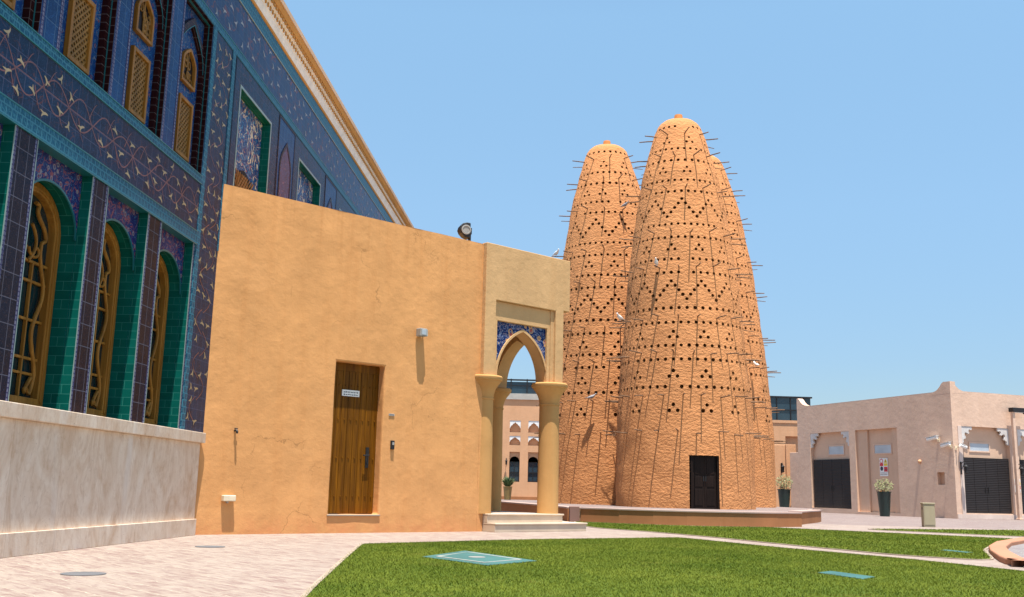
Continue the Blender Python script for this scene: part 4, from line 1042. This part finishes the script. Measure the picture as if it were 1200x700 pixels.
b = MB(); b.box(-.001, .30, .30, 11.449, ZS, ZS + .012); b.box(-.001, 15, -.001, .30, ZS, ZS + .012); b.build('parapet_top', 'pink', shop)
b = MB(XA); spike(b, 0.302, 1, -.002, .30, ZS - .1); b.build('parapet_spike', 'pink', shop, smooth=35); b = MB(XA); spike(b, 11.452, -1, -.002, .32, ZS - .1, 6.17); b.build('parapet_spike', 'pink', shop, smooth=35)
b = MB(); spike(b, 0.0, 1, -.003, .30, ZS - .1); b.box(-.002, .30, -.002, .302, ZS - .1, 6.12); b.build('parapet_spike', 'pink', shop, smooth=35)
b = MB(XA); b.box(11.452, 12.22, 0.0, .5, 0, 3.21);  b.build('side_wall', 'pink', shop, bevel=0.015)
b = MB(); b.box(.29, .5, -.03, -.001, 0, 4.12); b.box(.02, 14.9, -.035, -.002, 0, .20); b.build('corner_trim', 'pinkpale', shop)
b = MB(XA)
b.plate(3.585, 6.64, .12, 4.2, [(4.07, 5.86, .12, 4.17)], .12, .21, 0, 0, None); b.build('recess_panel', 'pinkdark', shop)
# doors
def slat_door(xf, u0, u1, z0, z1, y, nl):
    b = MB(xf); w = (u1 - u0) / nl
    for k in range(nl): b.box(u0 + k * w + .008, u0 + (k + 1) * w - .008, y, y + .06, z0, z1)
    b.box(u0, u1, y + .03, y + .055, z0, z1)
    d = b.build('door', 'door', shop, bevel=0.004)
    h = MB(xf); c = u0 + w * (nl // 2)
    for sx in (-.09, .09): h.box(c + sx - .015, c + sx + .015, y - .03, y, 1.15, 1.4)
    h.build('handle', 'black', d); return d
slat_door(XA, 7.15, 10.26, .245, 2.77, .10, 4)
slat_door(None, .51, 3.28, .255, 2.72, .10, 4); slat_door(None, 3.84, 6.6, .255, 2.72, .10, 4); slat_door(None, 7.17, 9.93, .255, 2.72, .10, 4)
def fan_window(xf, u0, u1, z0, z1, y):
    b = MB(xf); t = .06
    for a in ((u0 - t, u0, z0 - t, z1 + t), (u1, u1 + t, z0 - t, z1 + t), (u0, u1, z0 - t, z0), (u0, u1, z1, z1 + t)): b.box(a[0], a[1], y - .03, y + .02, a[2], a[3])
    f = b.build('window', 'pink', shop); g = MB(xf); g.box(u0, u1, y - .008, y + .01, z0, z1); g.build('pane', 'pane', f)
fan_window(XA, 7.82, 9.04, 3.04, 3.46, .22); fan_window(XA, 4.27, 5.45, 3.01, 3.41, .22)
fan_window(None, 1.15, 2.27, 3.04, 3.38, .22); fan_window(None, 4.5, 5.65, 3.04, 3.38, .22); fan_window(None, 7.85, 9.0, 3.04, 3.38, .22)
def bracket(xf, u, z, sg, y0, y1):
    pr = [(0, 0), (.78, 0), (.78, -.16)]
    for (cx, cz, r, a0, a1) in ((.60, -.24, .15, 20, 200), (.36, -.30, .15, 60, 230), (.20, -.56, .16, 70, 250)):
        pr += [(cx + r * .9 * cos(R_(a)), cz + r * sin(R_(a)) * .9) for a in np.linspace(a0, a1, 7)] if False else []
    pr += [(.70, -.20), (.62, -.16), (.55, -.20), (.54, -.28), (.60, -.36), (.52, -.42), (.42, -.36), (.33, -.33), (.26, -.38), (.25, -.48), (.31, -.55), (.33, -.63), (.26, -.70), (.19, -.69), (.15, -.76), (.17, -.85), (.10, -.93), (0, -.95)]
    b = MB(xf); b.prism_y([(u + sg * x * .82, z + zz * .82) for x, zz in pr], y0, y1); b.build('carved_bracket', 'whiteplaster', shop)
bracket(XA, 10.335, 4.185, -1, .02, .12); bracket(XA, 7.125, 4.185, 1, .02, .12)
for u0, u1 in ((.50, 3.30), (3.82, 6.62), (7.15, 9.95)): bracket(None, u0 + .004, 4.116, 1, .02, .12); bracket(None, u1 - .004, 4.116, -1, .02, .12)
SHOP_M = Matrix.Translation(shop.location) @ Matrix.Rotation(R_(20.17), 4, 'Z')
def on_shop(x, y, z): return tuple(SHOP_M @ Vector((x, y, z)))
# safety signs
def safety_sign(xf_loc, rz, w, h, label):
    t = thing('safety_sign', label, 'sign', xf_loc, rz, 'safety signs')
    b = MB(); b.box(-w / 2, w / 2, -.025, 0, 0, h); b.build('board', 'white', t, bevel=0.004)
    cw = w / 2
    def disc(cx, cz, r, mat, y=-.028): 
        b = MB(); b.prism_y([(cx + r * cos(a), cz + r * sin(a)) for a in np.linspace(0, 2 * pi, 21)[:-1]], y, -.024); return b
    b = MB()
    for cx, cz in ((-cw / 2, h * .84),): k = disc(cx, cz, cw * .40, 'red'); b.add(k.v, k.f)
    b.box(-cw * .92, -cw * .1, -.0275, -.024, h * .56, h * .72); b.box(cw * .08, cw * .94, -.0275, -.024, h * .25, h * .52); 
    b.build('red_symbol', 'red', t)
    b = MB(); b.prism_y([(cw * .06, h * .74), (cw * .94, h * .74), (cw * .5, h * .97)], -.0275, -.024); b.box(cw * .08, cw * .94, -.0275, -.024, h * .57, h * .71); b.build('yellow_symbol', 'yellow', t)
    b = disc(-cw / 2, h * .42, cw * .36, 'signblue'); b.box(cw * .2, cw * .8, -.029, -.0276, h * .34, h * .38); b.box(cw * .44, cw * .56, -.029, -.0276, h * .78, h * .88)
    k = disc(-cw / 2, h * .84, cw * .22, 'white', -.0295); b.build('dark_symbol', 'signblue', t)
    b = MB(); k = disc(-cw / 2, h * .84, cw * .26, 'white', -.031); b.add(k.v, k.f); b.build('white_symbol', 'white', t)
    b = MB(); rng = random.Random(5)
    for z in (h * .18, h * .10):
        x = -cw * .85
        while x < cw * .8:
            ww = rng.uniform(.02, .06); b.box(x, min(x + ww, cw * .85), -.0275, -.024, z - .012, z + .012); x += ww + .02
    b.build('caption', 'signblue', t)
safety_sign(on_shop(.205, 4.82, 1.88), R_(20.17 - 90), .58, .88, 'four part red and yellow safety sign in the plain recess of the pink shop wall')
safety_sign(on_shop(3.60, -.002, 1.22), R_(20.17), .34, .60, 'small red and yellow safety sign on the pillar between two shop doors')
# surveillance cameras
def cctv(loc, rz, label, L=.5):
    t = thing('security_camera', label, 'security camera', loc, rz, 'security cameras on the shop')      # mounted at origin on a wall at y=0, looks along -x
    b = MB(); b.lathe(0, 0, [(.0, 0)], 3) if False else b.box(-.06, .06, -.03, 0, -.09, .09); b.tube([(0, -.02, 0), (0, -.16, .02), (-.02, -.18, .08)], .022, 8); b.build('mount', 'cream', t)
    b = MB(); b.tube([(.10, -.18, .12), (-L + .12, -.20, .02)], .075, 12); b.build('housing', 'white', t, smooth=40)
    b = MB(); b.tube([(-L + .125, -.20, .021), (-L + .10, -.201, .015)], .055, 12); b.build('lens', 'black', t)
    b = MB(); b.add([(.13, -.26, .19), (.13, -.10, .19), (-L + .05, -.12, .10), (-L + .05, -.28, .10), (.13, -.26, .205), (.13, -.10, .205), (-L + .05, -.12, .115), (-L + .05, -.28, .115)], [(0, 1, 2, 3), (4, 7, 6, 5), (0, 4, 5, 1), (1, 5, 6, 2), (2, 6, 7, 3), (3, 7, 4, 0)]); b.build('sun_shield', 'white', t)
cctv(on_shop(0, .86, 3.5), R_(20.17 - 90), 'white security camera alone, highest on the shaded pink wall', .62)
cctv(on_shop(0, .12, 3.18), R_(20.17 - 90), 'white security camera just left of the pink building corner', .5)
cctv(on_shop(.12, 0, 3.12), R_(20.17 + 0), 'white security camera just right of the pink building corner', -.30)
# wall lanterns
def lantern(loc, rz, label):
    t = thing('wall_lantern', label, 'lantern', loc, rz, 'black wall lanterns')
    b = MB(); b.box(-.04, .04, -.03, 0, -.25, .30); b.tube([(0, -.02, .22), (0, -.16, .30), (0, -.28, .24), (0, -.30, .17)], .018, 8); b.tube([(0, -.02, -.05), (0, -.12, .05), (0, -.20, .2)], .012, 8); b.build('arm', 'black', t)
    b = MB(); b.lathe(0, -.30, [(.02, .17), (.11, .10), (.11, .08), (.085, .07), (.065, -.15), (.09, -.16), (.09, -.18), (.02, -.24)], 8); b.build('lamp_case', 'black', t)
lantern(on_shop(.33, -.03, 2.2), R_(20.17), 'black wall lantern left of the first slatted door beyond the corner')
lantern(on_shop(3.62, 0, 2.2), R_(20.17), 'black wall lantern above the small sign on the shop pillar')
t = thing('plaster_boss', 'small round plaster knob on the shaded pink wall', 'wall fitting', on_shop(0, 2.12, 2.54), R_(20.17 - 90))
b = MB(lambda x, y, z: (x, -z, y)); b.lathe(0, 0, [(.09, 0), (.085, .06), (.05, .10), (.01, .11)], 14); b.build('knob', 'peach', t, smooth=50)
# lamp post on the right
t = thing('lamp_post', 'slim pale lamp post with a flat black head before the shop', 'street lamp', on_shop(3.28, -.32, 0), R_(20.17))
b = MB(); b.box(-.07, .07, -.07, .07, 0, 4.95); b.box(-.12, .12, -.12, .12, 0, .05); b.build('post', 'pink', t, bevel=0.01)
b = MB(); b.box(-.10, .72, -.14, .14, 4.86, 5.06); b.box(.72, .80, -.11, .11, 4.80, 5.0); b.build('lamp_head', 'black', t, bevel=0.015)
b = MB(); b.box(.0, .66, -.11, .11, 4.845, 4.858); b.build('lens', 'pane', t)

# potted plants
def leaves(b, cx, cy, z0, rx, rz, n, size, rng, spiky=False):
    for _ in range(n):
        while True:
            p = Vector((rng.uniform(-1, 1), rng.uniform(-1, 1), rng.uniform(-1, 1)))
            if p.length < 1 and p.length > .25 * rng.random(): break
        c = Vector((cx + p.x * rx, cy + p.y * rx, z0 + (p.z + 1) * rz))
        if spiky:
            base = Vector((cx + p.x * rx * .15, cy + p.y * rx * .15, z0)); tip = c + Vector((p.x, p.y, 0)) * rx * .3; mid = base.lerp(tip, .55) + Vector((0, 0, .10)); w = Vector((-p.y, p.x, 0)).normalized() * size
            b.add([tuple(base - w * .4), tuple(base + w * .4), tuple(mid + w), tuple(mid - w), tuple(tip)], [(0, 1, 2, 3), (3, 2, 4)])
        else:
            d = Vector((rng.gauss(0, 1), rng.gauss(0, 1), rng.gauss(.3, 1))).normalized(); w = d.orthogonal().normalized()
            s = size * rng.uniform(.6, 1.3); q = w * s * .42
            b.add([tuple(c - d * s), tuple(c + q), tuple(c + d * s), tuple(c - q)], [(0, 1, 2, 3)])
def pot(loc, label, potm, leafm_, hp, rp, rx, rz, n, size, spiky=False, flower=False):
    t = thing('potted_plant', label, 'potted plant', loc, 0.3, 'potted plants'); rng = random.Random(int(loc[0] * 10))
    b = MB(); b.lathe(0, 0, [(rp * .70, 0), (rp * .98, hp * .96), (rp * 1.06, hp * .965), (rp * 1.06, hp), (rp * .9, hp), (rp * .88, hp * .93), (.01, hp * .93)], 28); b.build('pot', potm, t, smooth=35)
    b = MB(); leaves(b, 0, 0, hp * .93, rx, rz, n, size, rng, spiky); b.build('foliage', leafm_, t, recalc=False)
    b = MB()
    for k in range(6):
        a = rng.uniform(0, 6.28); r = rx * .5 * rng.random(); b.tube([(.05 * cos(a), .05 * sin(a), hp * .9), (r * cos(a), r * sin(a), hp + rz * 1.1)], .008, 5)
    b.build('stems', 'stick', t)
    if flower:
        b = MB(); leaves(b, 0, 0, hp * .95, rx * .75, rz * .16, 50, .04, rng); b.build('flowers', 'flower', t, recalc=False)
pot((17.35, 47.35, 0), 'dark green glazed planter with a pale shrub before the pink shop recess', 'pot', 'leaf', 1.12, .31, .44, .34, 400, .058, False, True)
pot((14.05, 52.2, 0), 'dark green planter with a pale shrub in the gap left of the shop', 'pot', 'leaf', 1.15, .32, .44, .42, 400, .06, False, True)
pot((0.02, 82.0, 0), 'olive pot with a spiky plant seen through the porch arch', 'potolive', 'leaf2', 1.05, .36, .62, .52, 160, .055, True)

# utility cabinet
t = thing('utility_cabinet', 'beige utility cabinet standing on the lawn edge before the shop', 'cabinet', (12.62, 30.9, 0), R_(-8))
b = MB(); b.box(-.165, .165, -.15, .15, 0, .66); b.build('body', 'binbeige', t, bevel=0.012)
b = MB(); b.box(-.18, .18, -.165, .165, .66, .71); b.build('lid', 'binbeige', t, bevel=0.012)
b = MB(); b.box(-.14, .14, -.158, -.149, .06, .60); b.build('door', 'binbeige', t, bevel=0.004)
b = MB(); b.box(-.168, -.164, -.04, .04, .50, .58); b.build('warning_label', 'signblue', t)

# ------------------------------------------------------------------ buildings behind
arc = thing('arcade_building', 'peach building with arched windows and scalloped niches seen through the porch', 'building', (0, 85, 0), 0)
W = [(0.10 + k * 1.55, 0.10 + k * 1.55 + .86) for k in range(-4, 5)]
hol = []
for a, c in W: hol += [(a, c, 1.45, 3.9), (a - .02, c + .02, 4.45, 5.22), (a - .02, c + .02, 5.52, 6.5)]
b = MB(); b.plate(-8, 8.2, 0, 8.25, hol, 0, .30, 0, 0, 0); b.box(-8, 8.2, .31, 8, 0, 8.2, 0); b.build('wall', 'peach', arc)
for a, c in W:
    cv = arch_pts(a, c, 3.1, .43, 10, False)
    f = MB(); o = [(a, 1.46)] + cv + [(c, 1.46)]; i_ = [(a + .07, 1.53)] + arch_pts(a + .07, c - .07, 3.1, .36, 10, False) + [(c - .07, 1.53)]
    f.prism_y(band(o, i_), .16, .26); f.box((a + c) / 2 - .03, (a + c) / 2 + .03, .16, .26, 1.5, 3.45); f.box(a, c, .17, .26, 1.46, 1.53); f.box(a + .05, c - .05, .165, .25, 2.2, 2.26)
    fo = f.build('window', 'black', arc)
    g = MB(); g.prism_y(i_, .24, .255); g.build('pane', 'glassblue', fo)
    s_ = MB(); s_.prism_y(arch_poly(a + .001, c - .001, 3.1, 3.898, cv, 0), .14, .29); s_.build('window_head', 'peach', arc)
    for z0, z1, zs, rs in ((4.45, 5.22, 4.72, .36), (5.52, 6.5, 5.85, .46)):
        x0, x1 = a - .019, c + .019; cu = (x0 + x1) / 2; hw = (x1 - x0) / 2
        pts = []
        for k in range(25):
            t_ = k / 24; x = x0 + .02 + (x1 - x0 - .04) * t_; e = 1 - abs(2 * t_ - 1)
            pts.append((x, zs + rs * (e ** .7) + .05 * abs(sin(e * pi * 2.5))))
        n_ = MB(); n_.prism_y([(x0, zs)] + pts + [(x1, zs), (x1, z1 - .002), (x0, z1 - .002)], .03, .28); n_.build('scalloped_niche', 'white', arc)
b = MB(); b.box(-8.1, 8.3, -.12, 7.9, 8.25, 8.75); b.build('ledge', 'concrete', arc)
b = MB(); b.box(-8, 8.2, .1, .16, 8.75, 9.75, 0)
for x in np.arange(-8, 8.3, 1.35): b.box(x - .05, x + .05, .04, .2, 8.75, 10.0, 1)
b.box(-8, 8.2, .0, .22, 9.85, 9.97, 1); b.box(-8, 8.2, .05, .18, 9.4, 9.46, 1); b.box(-8, 8.2, 2.5, 2.56, 8.75, 9.8, 0)
b.build('roof_railing', ['glassblue', 'black'], arc)
b = MB(); b.box(-8.0, 8.2, -.04, 0.0, 0, .25); b.build('plinth', 'wallbrown', arc)
lantern((-.15, 85.0, 3.05), 0, 'black wall lantern between arched windows seen through the porch')
gap = thing('rooftop_building', 'pale building with a dark glass rooftop terrace between towers and shop', 'building', (17.5, 68.0, 0), R_(3))
b = MB(); b.plate(-14, 8, 0, 5.75, [(1.0, 4.6, 2.6, 4.75), (-4.0, -.4, 2.6, 4.75)], 0, .25, 0, 0, 0); b.box(-14, 8, .26, 9, 0, 5.6, 0); b.build('wall', 'peach', gap)
b = MB(); b.box(-4, 3.1, .9, 1.0, 5.75, 7.4, 0)
for x in np.arange(-4, 3.2, .95): b.box(x - .03, x + .03, .84, .9, 5.75, 7.41, 1)
b.box(-4.1, 3.2, .8, 6, 7.4, 7.5, 1); b.box(-4, 3.1, 1.0, 6, 5.7, 7.38, 0); b.box(-4, 3.1, .85, .92, 6.55, 6.6, 1)
b.build('glass_terrace', ['glassblue', 'black'], gap)
b = MB(); b.box(-14.05, 8.05, -.05, .28, 5.62, 5.80); b.build('parapet', 'peach', gap)
lw = thing('side_building', 'low pale wall with a narrow sunlit return beside the green planter', 'building', (15.2, 58.2, 0), R_(0))
b = MB(); b.box(-1.6, .60, 0, .4, 0, 3.68); b.box(.605, 1.18, -.12, .4, 0, 3.70); b.build('wall', 'peach', lw, bevel=0.02)
b = MB(); b.box(-1.3, -.55, -.03, .0, .0, 2.5); b.build('door', 'doorwood', lw)
lantern((15.55, 58.18, 2.35), 0, 'black wall lantern above the planter in the gap')
print('objects', len(bpy.data.objects))
